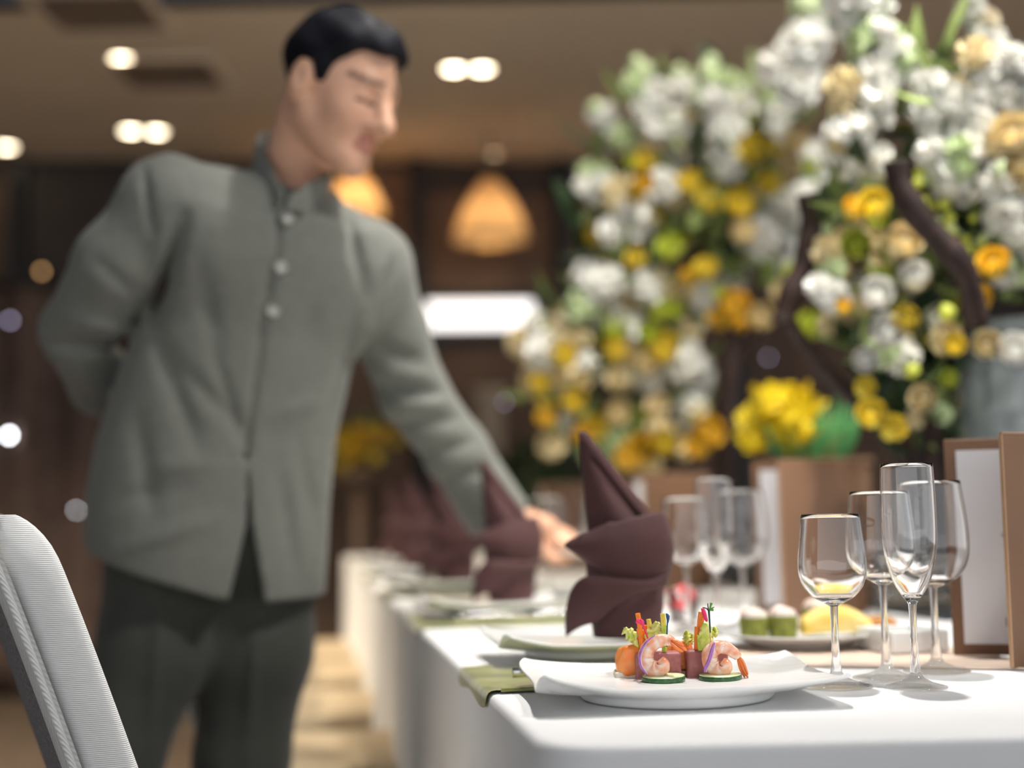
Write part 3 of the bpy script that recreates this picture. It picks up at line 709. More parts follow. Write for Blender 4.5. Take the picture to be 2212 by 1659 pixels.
# ------------------------------------------------------------------ plates
def square_plate_mesh(hx, hy, foot_r, n=41, notch=True):
    """square plate with a round foot and upturned corners; local x right, y away"""
    def top(u, v):     # u,v in -1..1 -> outline and height
        r = max(abs(u), abs(v))
        c = min(abs(u), abs(v))/r if r > 1e-6 else 0          # 1 on the diagonals
        corner = c**3
        x = u*hx*(1-.10*(1-c*c)*max(0, r-.5)) ; y = v*hy*(1-.06*(1-c*c)*max(0, r-.5))
        h = .0125+.003*r*r
        if r > .62:
            t = (r-.62)/.38; h += (.006+.009*corner)*t**1.8
        if notch:          # dip in the left rim, next to the front-left corner
            if u < -.5: h += (-.0045*math.exp(-((v+.72)/.12)**2)+.006*math.exp(-((v+1)/.16)**2))*((abs(u)-.5)/.5)
        return x, y, h
    V = []; Fc = []
    us = [-1+2*i/(n-1) for i in range(n)]
    idx = {}
    for i, v in enumerate(us):
        for j, u in enumerate(us):
            x, y, h = top(u, v)
            # round the corners
            r = max(abs(u), abs(v)); c = min(abs(u), abs(v))/r if r > 1e-6 else 0
            f = 1-.07*c**8*r
            idx[i, j] = len(V); V.append(Vector((x*f, y*f, h)))
    for i in range(n-1):
        for j in range(n-1): Fc.append((idx[i, j], idx[i, j+1], idx[i+1, j+1], idx[i+1, j]))
    # rim loop -> underside -> foot
    loop = [idx[0, j] for j in range(n)]+[idx[i, n-1] for i in range(1, n)]+[idx[n-1, j] for j in range(n-2, -1, -1)]+[idx[i, 0] for i in range(n-2, 0, -1)]
    m = len(loop); prev = loop
    R = [Vector(V[k]) for k in loop]
    def ringv(f):
        st = len(V); 
        for k in range(m): V.append(f(k))
        return list(range(st, st+m))
    def toward(k, t, dz):
        p = R[k]; a = math.atan2(p.y, p.x); q = Vector((foot_r*math.cos(a), foot_r*math.sin(a), 0))
        return Vector((p.x*(1-t)+q.x*t, p.y*(1-t)+q.y*t, 0)), p.z
    def lower(t, zf):
        def f(k):
            q, pz = toward(k, t, 0); return Vector((q.x, q.y, pz*(1-t)**1.3+zf*(1-(1-t)**1.3)))
        return f
    def edge(k):
        p = R[k]; return Vector((p.x*1.004, p.y*1.004, p.z-.0015))
    def edge2(k):
        p = R[k]; return Vector((p.x*.998, p.y*.998, p.z-.0034))
    seq = [ringv(edge), ringv(edge2)]
    for t in (.3, .6, .85, 1.0):
        seq.append(ringv(lambda k, t=t: lower(t, .0095)(k)-Vector((0, 0, .0034*(1-t)))))
    seq.append(ringv(lambda k: Vector((toward(k, 1, 0)[0].x*.985, toward(k, 1, 0)[0].y*.985, .005))))
    seq.append(ringv(lambda k: Vector((toward(k, 1, 0)[0].x*.955, toward(k, 1, 0)[0].y*.955, .0004))))
    seq.append(ringv(lambda k: Vector((toward(k, 1, 0)[0].x*.93, toward(k, 1, 0)[0].y*.93, .0004))))
    seq.append(ringv(lambda k: Vector((toward(k, 1, 0)[0].x*.90, toward(k, 1, 0)[0].y*.90, .006))))
    for r in seq:
        for k in range(m): Fc.append((prev[(k+1) % m], prev[k], r[k], r[(k+1) % m]))
        prev = r
    c = len(V); V.append(Vector((0, 0, .0065)))
    for k in range(m): Fc.append((prev[(k+1) % m], prev[k], c))
    return V, Fc
PLC = Zp(1458, 1506, TZ); 
plate = mk('serving_plate', square_plate_mesh(.145, .110, .094, 61), 'porcelain_grain', sub=1)
plate.location = PLC+Vector((.001, 0, .0006)); plate.rotation_euler = (0, 0, TA*.55)
tag(plate, 'square white porcelain plate with upturned corners carrying the shrimp canapes', 'plate')
pl_me = mesh_data('napkin_plate', *square_plate_mesh(.12, .11, .075, 21), True, 'porcelain')
NAPS = [Vector((.127, 1.715, TZ)), Vector((-.012, 2.40, TZ)), Vector((-.135, 3.10, TZ)), Vector((-.25, 3.82, TZ)), Vector((-.36, 4.55, TZ))]
ordw = ['nearest the camera', 'second from the camera', 'third from the camera', 'fourth from the camera', 'farthest from the camera']
for k, p in enumerate(NAPS):
    o = obj('napkin_plate', pl_me, None, p+Vector((-.03, .0, .0065)), (0, 0, TA)); tag(o, 'white square plate under the folded napkin '+ordw[k], 'plate', 'plates under the napkins')
    if k == 0: o.location = p+Vector((-.045, .0, .0065))

# ------------------------------------------------------------------ shrimp canapes
FD = 1.366
def zpx(zx, zy): return 1320+zx/6.506, 1280+zy/6.506
def FP(zx, zy, d): return P(*zpx(zx, zy), d)
PXM = lambda d: d/F/6.506     # metres per crop pixel
def food(name, VF, m, label, cat, group=None, **k):
    V = [Vector(v) for v in VF[0]]; c = sum(V, Vector())/len(V); c.z = min(v.z for v in V)
    o = mk(name, ([v-c for v in V], VF[1]), m, **k); o.location = c
    return tag(o, label, cat, group)
def shrimp(pts, rad, tails, d, label):
    c = FP(*pts[1][:2], d); e = empty('shrimp', c, label, 'shrimp', 'shrimp on the plate')
    n = 60; path = catmull([FP(x, y, d+dz) for x, y, dz in [(p[0], p[1], p[2] if len(p) > 2 else 0) for p in pts]], n); rr = lerp_list(rad, n)*PXM(d)
    rows = []; cols = []
    seg = 8
    for i, p in enumerate(path):
        t = (path[min(i+1, n-1)]-path[max(i-1, 0)]).normalized(); u = Vector((0, 1, 0)); u = (u-t*u.dot(t)).normalized(); s = t.cross(u)
        ph = (i/n*seg) % 1; r = rr[i]*(1+.10*(1-ph)**2-.03)
        row = []
        for k in range(16):
            a = 2*PI*k/16; row.append(p+(s*math.cos(a)+u*math.sin(a)*.92)*r-c)
            band = math.exp(-((ph-.75)/.22)**2); belly = max(0, -math.cos(a))*.25
            wv = max(0, min(1, band*.45+belly*.3+.15+.9*noise.noise(Vector((i*.16, math.cos(a)*1.3, math.sin(a)*1.3+d*7)))))
            fade = i/n
            o_ = np.array((.92, .36, .19))*(1-.1*fade); cols.append(o_*(1-wv)+np.array((.94, .80, .70))*wv)
        rows.append(row)
    V, Fc = loft(rows, True, True)
    o = mk('body', (V, Fc), 'shrimp', e, sub=1); set_col(o.data, np.array(cols))
    for tl in tails:
        tp = catmull([FP(x, y, d+dz)-c for x, y, dz in tl[0]], 9); rows = []
        for i, p in enumerate(tp):
            t = (tp[min(i+1, 8)]-tp[max(i-1, 0)]).normalized(); s = t.cross(Vector((0, 1, 0))).normalized(); f = i/8; w_ = tl[1]*PXM(d)*(.55+1.1*f*(1-f)*1.6)*(1 if f < .9 else .6)
            rows.append([p+s*w_*math.cos(a)+Vector((0, 1, 0))*.0016*math.sin(a) for a in [2*PI*k/8 for k in range(8)]])
        V, Fc = loft(rows, True, True); q = mk('tail_fin', (V, Fc), 'shrimp', e); set_col(q.data, np.tile(np.array((.90, .24, .06)), (len(V), 1)))
    return e
shrimp([(690, 930, -.006), (735, 1000, -.007), (690, 1065, -.005), (590, 1075, -.002), (515, 1000), (490, 900), (520, 790), (600, 715), (710, 672), (810, 672), (880, 700)],
       [48, 98, 122, 128, 120, 112, 106, 102, 94, 80, 58], [([(850, 670, -.006), (940, 700, -.008), (1020, 745, -.008)], 28), ([(850, 695, -.005), (955, 750, -.007), (1065, 812, -.007)], 30), ([(840, 705, -.007), (920, 780, -.010), (1010, 830, -.010)], 26)], FD, 'curled pink shrimp with its tail raised on the cucumber slice nearer the carrot sticks')
shrimp([(1555, 960, -.006), (1610, 1010, -.007), (1575, 1070, -.005), (1480, 1070, -.002), (1405, 990), (1385, 890), (1430, 800), (1520, 765), (1630, 785), (1730, 850), (1790, 915)],
       [48, 95, 118, 126, 122, 116, 108, 100, 92, 80, 58], [([(1790, 905, 0), (1840, 1000, 0), (1880, 1110, .0), (1925, 1195, 0)], 26), ([(1780, 930, .003), (1810, 1040, .003), (1850, 1130, .003), (1880, 1190, .003)], 24), ([(1800, 900, -.002), (1860, 980, -.002), (1925, 1150, -.002)], 18)], FD+.004, 'curled pink shrimp with its tail hanging down over the cucumber slice')
def cucumber(zx0, zx1, zy, d, label):
    c = FP((zx0+zx1)/2, zy, d); r = (zx1-zx0)/2*PXM(d); h = .0052
    e = empty('cucumber_slice', c, label, 'cucumber slice', 'cucumber slices on the plate')
    mk('rind', lathe([(r*.95, .0002), (r*.99, .0008), (r, .0016), (r, h-.0012), (r*.985, h), (r*.955, h)], 40), 'cucumber_skin', e)
    mk('flesh', lathe([(r*.95, .0003), (r*.96, h*.5), (r*.965, h+.0001), (r*.5, h+.0005), (0, h+.0006)], 40), 'cucumber_flesh', e)
    mk('underside', lathe([(0, .0002), (r*.95, .0002)], 40), 'cucumber_flesh', e)
    e.rotation_euler = (math.radians(2.0), math.radians(-1.0), 0)
cucumber(430, 1045, 1245, FD-.004, 'green-rimmed cucumber slice under the shrimp with the raised tail')
cucumber(1232, 1838, 1225, FD, 'green-rimmed cucumber slice under the shrimp with the hanging tail')
def fblock(name, x0, x1, y0, y1, d, dep, m, label, cat, top=1.0, bev=.0025, skew=0, group=None, parts=None):
    a = FP(x0, y1, d); b = FP(x1, y0, d); c = (a+b)/2; wx = b.x-a.x; hz = b.z-a.z
    V, Fc = box(wx, dep, hz, (0, 0, hz/2), bev, 3)
    V = [Vector((v.x*(1+(top-1)*v.z/hz)+skew*v.z+.0007*noise.noise(Vector(v)*130), v.y, v.z+.0008*noise.noise(Vector(v)*90+Vector((3, 1, 0))))) for v in V]
    o = mk(name, (V, Fc), m); o.location = Vector(((a.x+b.x)/2, c.y+dep/2, a.z)); 
    return tag(o, label, cat, group)
fblock('ham_roll', 362, 985, 845, 1255, FD+.014, .024, 'ham', 'pink-brown ham block behind the shrimp with the raised tail', 'ham', 1.02, .003, 0, 'ham blocks on the plate')
fblock('ham_roll', 1085, 1640, 808, 1245, FD+.016, .024, 'ham', 'pink-brown ham block behind the shrimp with the hanging tail', 'ham', 1.04, .003, 0, 'ham blocks on the plate')
def salmon_wrap(x0, x1, y0, y1, d, dep, label, base):
    a = FP(x0, y1, d); b = FP(x1, y0, d); wx = b.x-a.x; hz = b.z-a.z
    e = empty('salmon_wrap', Vector(((a.x+b.x)/2, (a.y+b.y)/2+dep/2, a.z)), label, 'salmon wrap', 'salmon wraps on the plate')
    rows = []
    for i in range(9):
        z = hz*i/8; f = 1+.10*math.sin(PI*i/8)-.06*(i == 0)-.14*(i/8)**4
        rows.append([Vector((wx/2*f*math.copysign(abs(math.cos(q))**.55, math.cos(q))+.0016*math.sin(3*q+i*.5), dep/2*f*math.copysign(abs(math.sin(q))**.55, math.sin(q)), z+(.0030*math.cos(q+.6) if i > 5 else 0)+(.0014*math.sin(4*q) if i < 2 else 0))) for q in [2*PI*k/28 for k in range(28)]])
    V, Fc = loft(rows, True, True); mk('salmon_slice', (V, Fc), 'salmon', e, sub=1)
    bb = base; z0 = FP(bb[0], bb[3], d-.002); z1 = FP(bb[1], bb[2], d-.002); V, Fc = box(z1.x-z0.x, dep*.9, max(.004, z1.z-z0.z), (0, 0, 0), .0025, 3)
    V = [Vector(v)+Vector((.001*noise.noise(Vector(v)*150), 0, .0008*noise.noise(Vector(v)*150+Vector((5, 0, 0))))) for v in V]
    o = mk('bread_base', (V, Fc), 'bread', e); o.location = (z0+z1)/2+Vector((0, dep/2, 0))-e.location
salmon_wrap(112, 450, 750, 1195, FD+.026, .030, 'orange smoked salmon wrap on a bread base at the end of the canape row', (62, 400, 1110, 1270))
salmon_wrap(820, 1140, 705, 1110, FD+.036, .028, 'orange smoked salmon wrap standing between the two ham blocks', (880, 1100, 1100, 1250))
def stick(pts, r, d, m, name, label, cat, group, flat=.7, n=5, taper=1.0, dz=0):
    L = [FP(x, y, d) for x, y in pts]; rad = [r*PXM(d)*(1+(taper-1)*i/(len(L)-1)) for i in range(len(L))]
    return food(name, tube(L, rad, n, None, flat), m, label, cat, group, smooth=False)
stick([(372, 292), (395, 430), (430, 780)], 38, FD+.026, 'carrot', 'carrot_stick', 'thin orange carrot stick beside the red pick', 'carrot stick', 'carrot sticks')
stick([(420, 520), (410, 620), (440, 780)], 75, FD+.030, 'carrot', 'carrot_stick', 'short thick orange carrot stick behind the frilly lettuce', 'carrot stick', 'carrot sticks', taper=.7)
stick([(500, 460), (495, 600), (490, 780)], 55, FD+.034, 'carrot', 'carrot_stick', 'orange carrot stick behind the yellow pepper sliver', 'carrot stick', 'carrot sticks')
stick([(1275, 275), (1255, 420), (1225, 800)], 52, FD+.028, 'carrot', 'carrot_stick', 'tall orange carrot stick beside the pink pick', 'carrot stick', 'carrot sticks')
stick([(1205, 480), (1195, 600), (1190, 800)], 34, FD+.026, 'carrot', 'carrot_stick', 'short orange carrot stick in front of the tall one', 'carrot stick', 'carrot sticks')
stick([(522, 375), (535, 440), (540, 560)], 34, FD+.032, 'pepper_yellow', 'pepper_sliver', 'pointed yellow pepper sliver over the shrimp with the raised tail', 'pepper', 'yellow pepper slivers', taper=1.2)
stick([(722, 295), (732, 380), (736, 480)], 40, FD+.024, 'pepper_yellow', 'pepper_sliver', 'straight yellow pepper strip beside the blue pick', 'pepper', 'yellow pepper slivers')
stick([(738, 462), (742, 600), (748, 830)], 42, FD+.022, 'celery', 'celery_stick', 'pale green celery stick under the yellow pepper strip', 'celery', 'celery sticks')
stick([(1245, 600), (1250, 700), (1262, 810)], 48, FD+.020, 'celery', 'celery_stick', 'olive green celery stick standing in the ham block', 'celery', 'celery sticks')
def leaf_sheet(pts, wid, d, m, name, label, cat, group, fr=.35):
    path = catmull([FP(x, y, d) for x, y in pts], 14); rows = []
    for i, p in enumerate(path):
        t = (path[min(i+1, 13)]-path[max(i-1, 0)]).normalized(); s = t.cross(Vector((0, 1, 0))).normalized(); f = i/13; w_ = wid*PXM(d)*(.3+1.0*math.sin(PI*min(1, f*1.05))**.7)
        rows.append([p+s*(w_*q*(1+fr*math.sin(i*2.3+q*3)))+Vector((0, .0022*math.sin(i*1.7+q*5)-.002*(1-q*q), .0006*math.sin(i*2+q*9))) for q in (-1, -.6, -.2, .2, .6, 1)])
    return food(name, loft(rows), m, label, cat, group, solid=.0008)
leaf_sheet([(410, 790), (350, 660), (280, 590), (215, 550), (200, 490)], 55, FD+.030, 'lettuce', 'lettuce_leaf', 'frilly lime lettuce tip leaning out at the end of the canapes', 'lettuce', 'lettuce tips', .6)
leaf_sheet([(340, 720), (320, 620), (290, 540)], 42, FD+.034, 'lettuce', 'lettuce_leaf', 'small lime lettuce curl behind the frilly tip', 'lettuce', 'lettuce tips', .6)
leaf_sheet([(560, 790), (570, 650), (610, 540), (655, 410)], 78, FD+.026, 'lettuce', 'lettuce_leaf', 'upright pale yellow lettuce leaf above the shrimp with the raised tail', 'lettuce', 'lettuce tips', .3)
leaf_sheet([(1060, 730), (1065, 630), (1058, 535)], 36, FD+.040, 'lettuce', 'lettuce_leaf', 'slender lime lettuce tip between the two ham blocks', 'lettuce', 'lettuce tips', .5)
leaf_sheet([(1110, 740), (1120, 650), (1140, 580)], 36, FD+.044, 'lettuce', 'lettuce_leaf', 'pale lettuce shred behind the short carrot stick', 'lettuce', 'lettuce tips', .5)
leaf_sheet([(1320, 810), (1330, 680), (1330, 540), (1320, 420)], 72, FD+.018, 'lettuce', 'lettuce_leaf', 'upright yellow lettuce leaf behind the herb-topped pick', 'lettuce', 'lettuce tips', .22)
leaf_sheet([(1370, 700), (1420, 580), (1470, 560), (1440, 480)], 40, FD+.022, 'lettuce', 'lettuce_leaf', 'small yellow lettuce flap beside the herb-topped pick', 'lettuce', 'lettuce tips', .4)
def ring(pts, d, label, wpx=22):
    e0 = FP(*pts[0], d); e = empty('onion_ring', e0, label, 'onion', 'red onion rings')
    L = catmull([FP(x, y, d) for x, y in pts], 22)
    mk('skin', tube([p-e0 for p in L], lerp_list([.4, 1, 1, 1, .5], 22)*wpx*PXM(d), 6, None, .6), 'onion', e)
    mk('flesh', tube([p-e0+Vector((.0011, .0012, 0)) for p in L], lerp_list([.3, .9, .9, .9, .4], 22)*wpx*.8*PXM(d), 6, None, .6), 'onion_flesh', e)
ring([(615, 605), (500, 690), (430, 800), (400, 920), (420, 1040), (500, 1150)], FD-.010, 'thin purple onion ring around the shrimp with the raised tail', 17)
ring([(1455, 705), (1425, 780), (1400, 880), (1365, 980), (1325, 1060), (1320, 1120)], FD-.010, 'thin purple onion strip across the shrimp with the hanging tail', 26)
def pick(pts, r, d, m, top, label, herb=False):
    b = FP(*pts[-1], d); e = empty('cocktail_pick', b, label, 'cocktail pick', 'cocktail picks')
    L = [FP(x, y, d)-b for x, y in pts]
    mk('shaft', tube(L, [r*PXM(d)]*len(L), 8, 12), m[0], e)
    for q in top:
        V, Fc = tube([FP(x, y, d+q[3])-b for x, y in q[0]], [w_*PXM(d) for w_ in q[1]], 7, 10, .5); mk('frill', (V, Fc), q[2], e)
pick([(430, 420), (480, 540), (530, 690), (560, 800)], 13, FD+.016, ['pick_red'], [([(350, 430), (400, 400), (450, 460)], [14, 40, 18], 'pick_pink', 0), ([(410, 370), (440, 410), (455, 465)], [12, 26, 12], 'pick_pink', -.001), ([(360, 400), (400, 420), (430, 440)], [10, 22, 14], 'pick_red', -.002)], 'red cocktail pick with a pink knotted top')
pick([(795, 330), (790, 460), (785, 590), (780, 760)], 11, FD+.018, ['pick_blue'], [([(775, 290), (788, 340), (795, 400)], [8, 20, 12], 'pick_blue', 0), ([(815, 320), (805, 370), (795, 430)], [8, 16, 10], 'pick_blue', 0), ([(800, 300), (798, 350), (796, 420)], [6, 14, 12], 'pick_blue', -.002)], 'dark blue cocktail pick with a split top')
pick([(1345, 400), (1360, 560), (1375, 700)], 9, FD+.024, ['pick_wood'], [([(1285, 220), (1310, 300), (1345, 405)], [24, 36, 20], 'pick_pink', 0), ([(1275, 225), (1290, 270), (1310, 330)], [10, 18, 10], 'pick_red', -.002)], 'wooden cocktail pick with a pink red cap')
pick([(1385, 560), (1395, 640), (1408, 760)], 8, FD+.008, ['pick_wood'], [([(1372, 240), (1382, 380), (1394, 570)], [18, 15, 10], 'pick_dark', 0), ([(1285, 208), (1340, 225), (1375, 260)], [5, 10, 14], 'pick_dark', 0), ([(1358, 150), (1362, 200), (1372, 260)], [6, 9, 10], 'pick_dark', 0), ([(1410, 145), (1395, 200), (1380, 260)], [22, 14, 8], 'herb', 0), ([(1450, 205), (1410, 225), (1385, 250)], [7, 12, 8], 'herb', .001), ([(1440, 245), (1410, 245), (1385, 255)], [22, 14, 8], 'herb', -.001)], 'wooden cocktail pick topped with a dark green herb sprig')

# ------------------------------------------------------------------ glasses
def make_glass(kind):
    # outer bowl profile (r, z), foot radius, stem
    if kind == 'small': H, foot, z_s, st, prof = .168, .0345, .078, .0042, [(.0042, .078), (.010, .0815), (.020, .087), (.028, .096), (.0325, .107), (.0335, .118), (.0325, .133), (.0305, .150), (.0288, .168)]
    elif kind == 'wine': H, foot, z_s, st, prof = .190, .0345, .094, .0042, [(.0042, .094), (.010, .0975), (.020, .103), (.0285, .111), (.0335, .121), (.0350, .133), (.0340, .152), (.0320, .172), (.0300, .190)]
    elif kind == 'flute': H, foot, z_s, st, prof = .216, .0300, .080, .0040, [(.0040, .080), (.008, .086), (.013, .093), (.0185, .104), (.0225, .118), (.0253, .135), (.0263, .155), (.0262, .180), (.0257, .200), (.0250, .216)]
    else: H, foot, z_s, st, prof = .200, .0345, .088, .0044, [(.0044, .088), (.012, .091), (.024, .097), (.033, .107), (.038, .120), (.0393, .135), (.0385, .155), (.0358, .178), (.0328, .200)]
    pr = [(p.x, p.y) for p in catmull([(r, z, 0) for r, z in prof], 26)]
    inner = [(max(0, r-.0010-.0036*max(0, 1-(z-z_s)/(.42*(H-z_s)))**2), z) for r, z in pr if z > z_s+.008]
    bot = inner[0][1]
    bowl = pr+[(pr[-1][0]-.0004, pr[-1][1]+.0004)]+inner[::-1]+[(inner[0][0]*.6, bot-.0004), (0, bot-.0008)]
    stem = [(st, z_s), (st*.86, z_s-.012), (st*.82, z_s*.62), (st*.98, z_s*.36), (st*1.35, .014)]
    ft = [(st*1.35, .014), (st*1.9, .0105), (st*2.6, .0085), (foot*.55, .0052), (foot*.85, .0030), (foot*.985, .0020), (foot, .0013), (foot*.99, .0006), (foot*.9, .0003), (0, .0012)]
    return [('bowl', lathe([bowl[i] for i in range(len(bowl))], 56)), ('stem', lathe(stem[::-1], 40)), ('foot', lathe(ft[::-1], 56))]
GM = {}
for kd in ('small', 'wine', 'flute', 'balloon'):
    L = []
    for n, vf in make_glass(kd):
        me = mesh_data(n, vf[0], vf[1], True, {'bowl': 'glass', 'stem': 'glass_stem', 'foot': 'glass_foot'}[n]);
        L.append((n, me))
    GM[kd] = L
GN = {'small': 'white_wine_glass', 'wine': 'wine_glass', 'flute': 'champagne_flute', 'balloon': 'red_wine_glass'}
def glass(kd, p, label, rz=0):
    e = empty(GN[kd], p, label, 'glass', 'stemmed glasses', rz)
    for n, me in GM[kd]:
        obj(n, me, e)
    return e
G0 = [('small', Zp(1808, 1484, TZ), 'short empty wine glass next to the right rim of the shrimp plate'), ('wine', Zp(1916, 1467, TZ), 'empty wine glass standing just behind the champagne flute beside the shrimp plate'),
      ('flute', Zp(1979, 1487, TZ), 'tall empty champagne flute in front of the glasses beside the shrimp plate'), ('balloon', Zp(2024, 1452, TZ), 'wide round empty wine glass closest to the nearest menu')]
for kd, p, lab in G0: glass(kd, p+Vector((0, 0, .0005)), lab)
offs = [Vector(g[1])-Vector(G0[2][1]) for g in G0]
f2 = Zp(1551, 1371, TZ)
for i, lab in ((0, 'short wine glass in the second glass group, behind the pink petals'), (1, 'blurred wine glass in the second glass group left of the second flute'), (2, 'blurred champagne flute in the second glass group'), (3, 'blurred round wine glass in the second glass group beside the second menu')):
    o = Vector(offs[i]); 
    if i == 0: o = Vector((-.10, .06, 0))
    if i == 1: o = Vector((-.035, .05, 0))
    glass(G0[i][0], f2+o+Vector((0, 0, .0005)), lab)
f3 = Vector((.155, 2.72, TZ))
for i, lab in ((0, 'far short wine glass right of the waiter\'s hand'), (2, 'far champagne flute right of the waiter\'s hand'), (3, 'far round wine glass just left of the tall napkin peak'), (1, 'far wine glass beside the waiter\'s fingers')):
    o = Vector(offs[i])*1.2
    if i == 3: o = Vector((-.09, .14, 0))
    if i == 0: o = Vector((-.16, .06, 0))
    if i == 1: o = Vector((0, .075, 0))
    glass(G0[i][0], f3+o+Vector((0, 0, .0005)), lab)

# ------------------------------------------------------------------ napkins
def make_napkin():
    L = []
    nn = 40
    def ringz(cx, cy, a, b, z, pw=1.0): return [Vector((cx+a*math.cos(q), cy+b*math.sin(q), z)) for q in [2*PI*k/nn for k in range(nn)]]
    base = [ringz(.004, 0, .040, .032, 0), ringz(.004, 0, .043, .034, .03), ringz(.004, 0, .046, .035, .065), ringz(.002, 0, .045, .034, .10), ringz(.0, 0, .040, .030, .12)]
    L.append(('base_fold', loft(base, True), .0016))
    # tall peak: front sheet folded along a ridge
    rows = []
    for i in range(15):
        t = i/14; z0 = .112+.135*t; lx = -.041-.007*t; rx = .043*(1-t)**1.02-.041*t; yb = .030*(1-t)
        row = []
        for k in range(13):
            u = k/12; x = lx+(rx-lx)*u; y = -.032*(1-t)*math.sin(PI*min(1, u*1.0))**.8*(1-.3*u)
            y += .004*math.sin(u*7+t*3)*(1-t); zz = z0+.020*u*(1-t)-.004*math.sin(PI*u)*(1-t)
            row.append(Vector((x, y, zz)))
        for k in range(1, 12):
            u = 1-k/12; x = lx+(rx-lx)*u; row.append(Vector((x, .030*(1-t)*math.sin(PI*u), z0+.020*u*(1-t))))
        rows.append(row)
    L.append(('peak', loft(rows, True), .0012))
    rows = []
    for i in range(14):
        t = i/13; x = .045*(1-t)-.040*t; z = .134*(1-t)+.246*t; rows.append([Vector((x+dx*(1-.35*t), -.006-dy*(1-.6*t), z+dz)) for dx, dy, dz in ((.001, -.004, 0), (-.003, .004, .001), (-.010, .010, -.001), (-.013, .009, -.006))])
    L.append(('lapel', loft(rows), .0014))
    # rolled band round the middle
    rows = []
    for i in range(9):
        v = i/8; row = []
        for k in range(45):
            u = k/44; a = math.radians(200)+math.radians(250)*u     # from the left front round the front to the right and back
            zt = .112+.032*math.sin(PI*min(1, u*.9+.02))*1.0+.004; zb = .068-.012*u
            if u < .22: zt = .112+(.006+.022*u/.22)*1.0; zb = .068+(.036*(1-u/.22))
            bulge = math.sin(PI*v)*.010
            ra = .050+bulge+.016*(1-min(1, u/.22))**1.5; rb_ = .038+bulge
            row.append(Vector((.002+ra*math.cos(a), rb_*math.sin(a), zb+(zt-zb)*v)))
        rows.append(row)
    L.append(('rolled_band', loft(rows), .002))
    # lower flap sweeping to a point at the left
    topc = catmull([(-.070, -.018, .006), (-.070, -.024, .034), (-.062, -.032, .062), (-.044, -.042, .076), (-.010, -.047, .073), (.026, -.044, .070), (.050, -.026, .078)], 24)
    botc = catmull([(-.070, -.018, .004), (-.052, -.032, .016), (-.034, -.042, .022), (-.012, -.047, .040), (.012, -.046, .054), (.034, -.040, .058), (.050, -.026, .060)], 24)
    rows = []
    for i in range(7):
        v = i/6; rows.append([a.lerp(b, v)+Vector((0, -.007*math.sin(PI*v), 0)) for a, b in zip(topc, botc)])
    L.append(('lower_flap', loft(rows), .0014))
    return L
NL = []
for n, vf, th in make_napkin():
    NL.append((n, mesh_data(n, vf[0], vf[1], True, 'napkin'), th))
for k, p in enumerate(NAPS):
    e = empty('folded_napkin', p+Vector((0, 0, .0235)), 'dark maroon cloth napkin folded into a tall peak, '+ordw[k], 'napkin', 'folded maroon napkins', [0, .25, -.1, .5, .1][k])
    e.location.z = p.z+.025
    e.scale = [(1, 1, 1), (.96, .96, .96), (1, 1, .95), (1, 1, 1.0), (1, 1, 1)][k]
    for n, me, th in NL:
        o = obj(n, me, e); s = o.modifiers.new('solid', 'SOLIDIFY'); s.thickness = th; s.offset = 0
        s = o.modifiers.new('sub', 'SUBSURF'); s.levels = s.render_levels = 1

# ------------------------------------------------------------------ menus standing open
BK = Vector((.500, 1.654)); FRt = Vector((.518, 1.512)); SP = Vector((.664, 1.600))
def make_menu(off, label, sc_=1):
    e = empty('menu', Vector((SP.x, SP.y, TZ))+off, label, 'menu', 'open brown menus', 0, sc_)
    def panel(q, w_, h, th, z0, n=0, inset=0, x0=0):
        d = Vector((q.x-SP.x, q.y-SP.y, 0)); L = d.length; d.normalize(); nn = Vector((-d.y, d.x, 0))
        return d, nn, L
    H = .247
    d, nn, L = panel(BK, 0, 0, 0, 0)
    R = Matrix(((d.x, nn.x, 0), (d.y, nn.y, 0), (0, 0, 1)))
    side = 1 if nn.y < 0 else -1
    mk('back_cover', box(L, .004, H, d*L/2+Vector((0, 0, H/2)), .0012, 2, R), 'menu_leather', e)
    pg = mk('page', box(L-.022, .0008, H-.026, d*(L/2-.002)+nn*side*.0028+Vector((0, 0, H/2)), 0, 2, R), 'paper', e, smooth=False)
    for k in range(5): mk('print', box(.0035, .0002, .004, d*(.112-.0050*k)+nn*side*.0034+Vector((0, 0, .136)), 0, 2, R), 'ink', pg, smooth=False)
    mk('print', box(.004, .0002, .010, d*.112+nn*side*.0034+Vector((0, 0, .038)), 0, 2, R), 'ink', pg, smooth=False)
    d, nn, L = panel(FRt, 0, 0, 0, 0)
    R = Matrix(((d.x, nn.x, 0), (d.y, nn.y, 0), (0, 0, 1)))
    mk('front_cover', box(L, .004, H, d*L/2+Vector((0, 0, H/2)), .0012, 2, R), 'menu_leather', e)
    mk('cover_edge', join(box(.0012, .0044, H-.002, d*(L+.0003)+Vector((0, 0, H/2)), 0, 2, R), box(L, .0044, .0012, d*L/2+Vector((0, 0, H+.0003)), 0, 2, R)), 'menu_edge', e, smooth=False)
    mk('spine', tube([(0, 0, .001), (0, 0, H-.001)], .005, 12), 'menu_leather', e)
    return e
make_menu(Vector((0, 0, .0028)), 'open brown leather menu with a white page, nearest the camera')
make_menu(TD*.72+Vector((.004, 0, .0005)), 'open brown leather menu with a white page behind the pastry plate')
make_menu(TD*1.5+Vector((-.02, 0, .0005)), 'blurred open brown menu, third along the table, behind the second glasses')
make_menu(TD*2.5+Vector((-.06, 0, .0005)), 'blurred open brown menu, farthest along the table, left of the napkin peak')

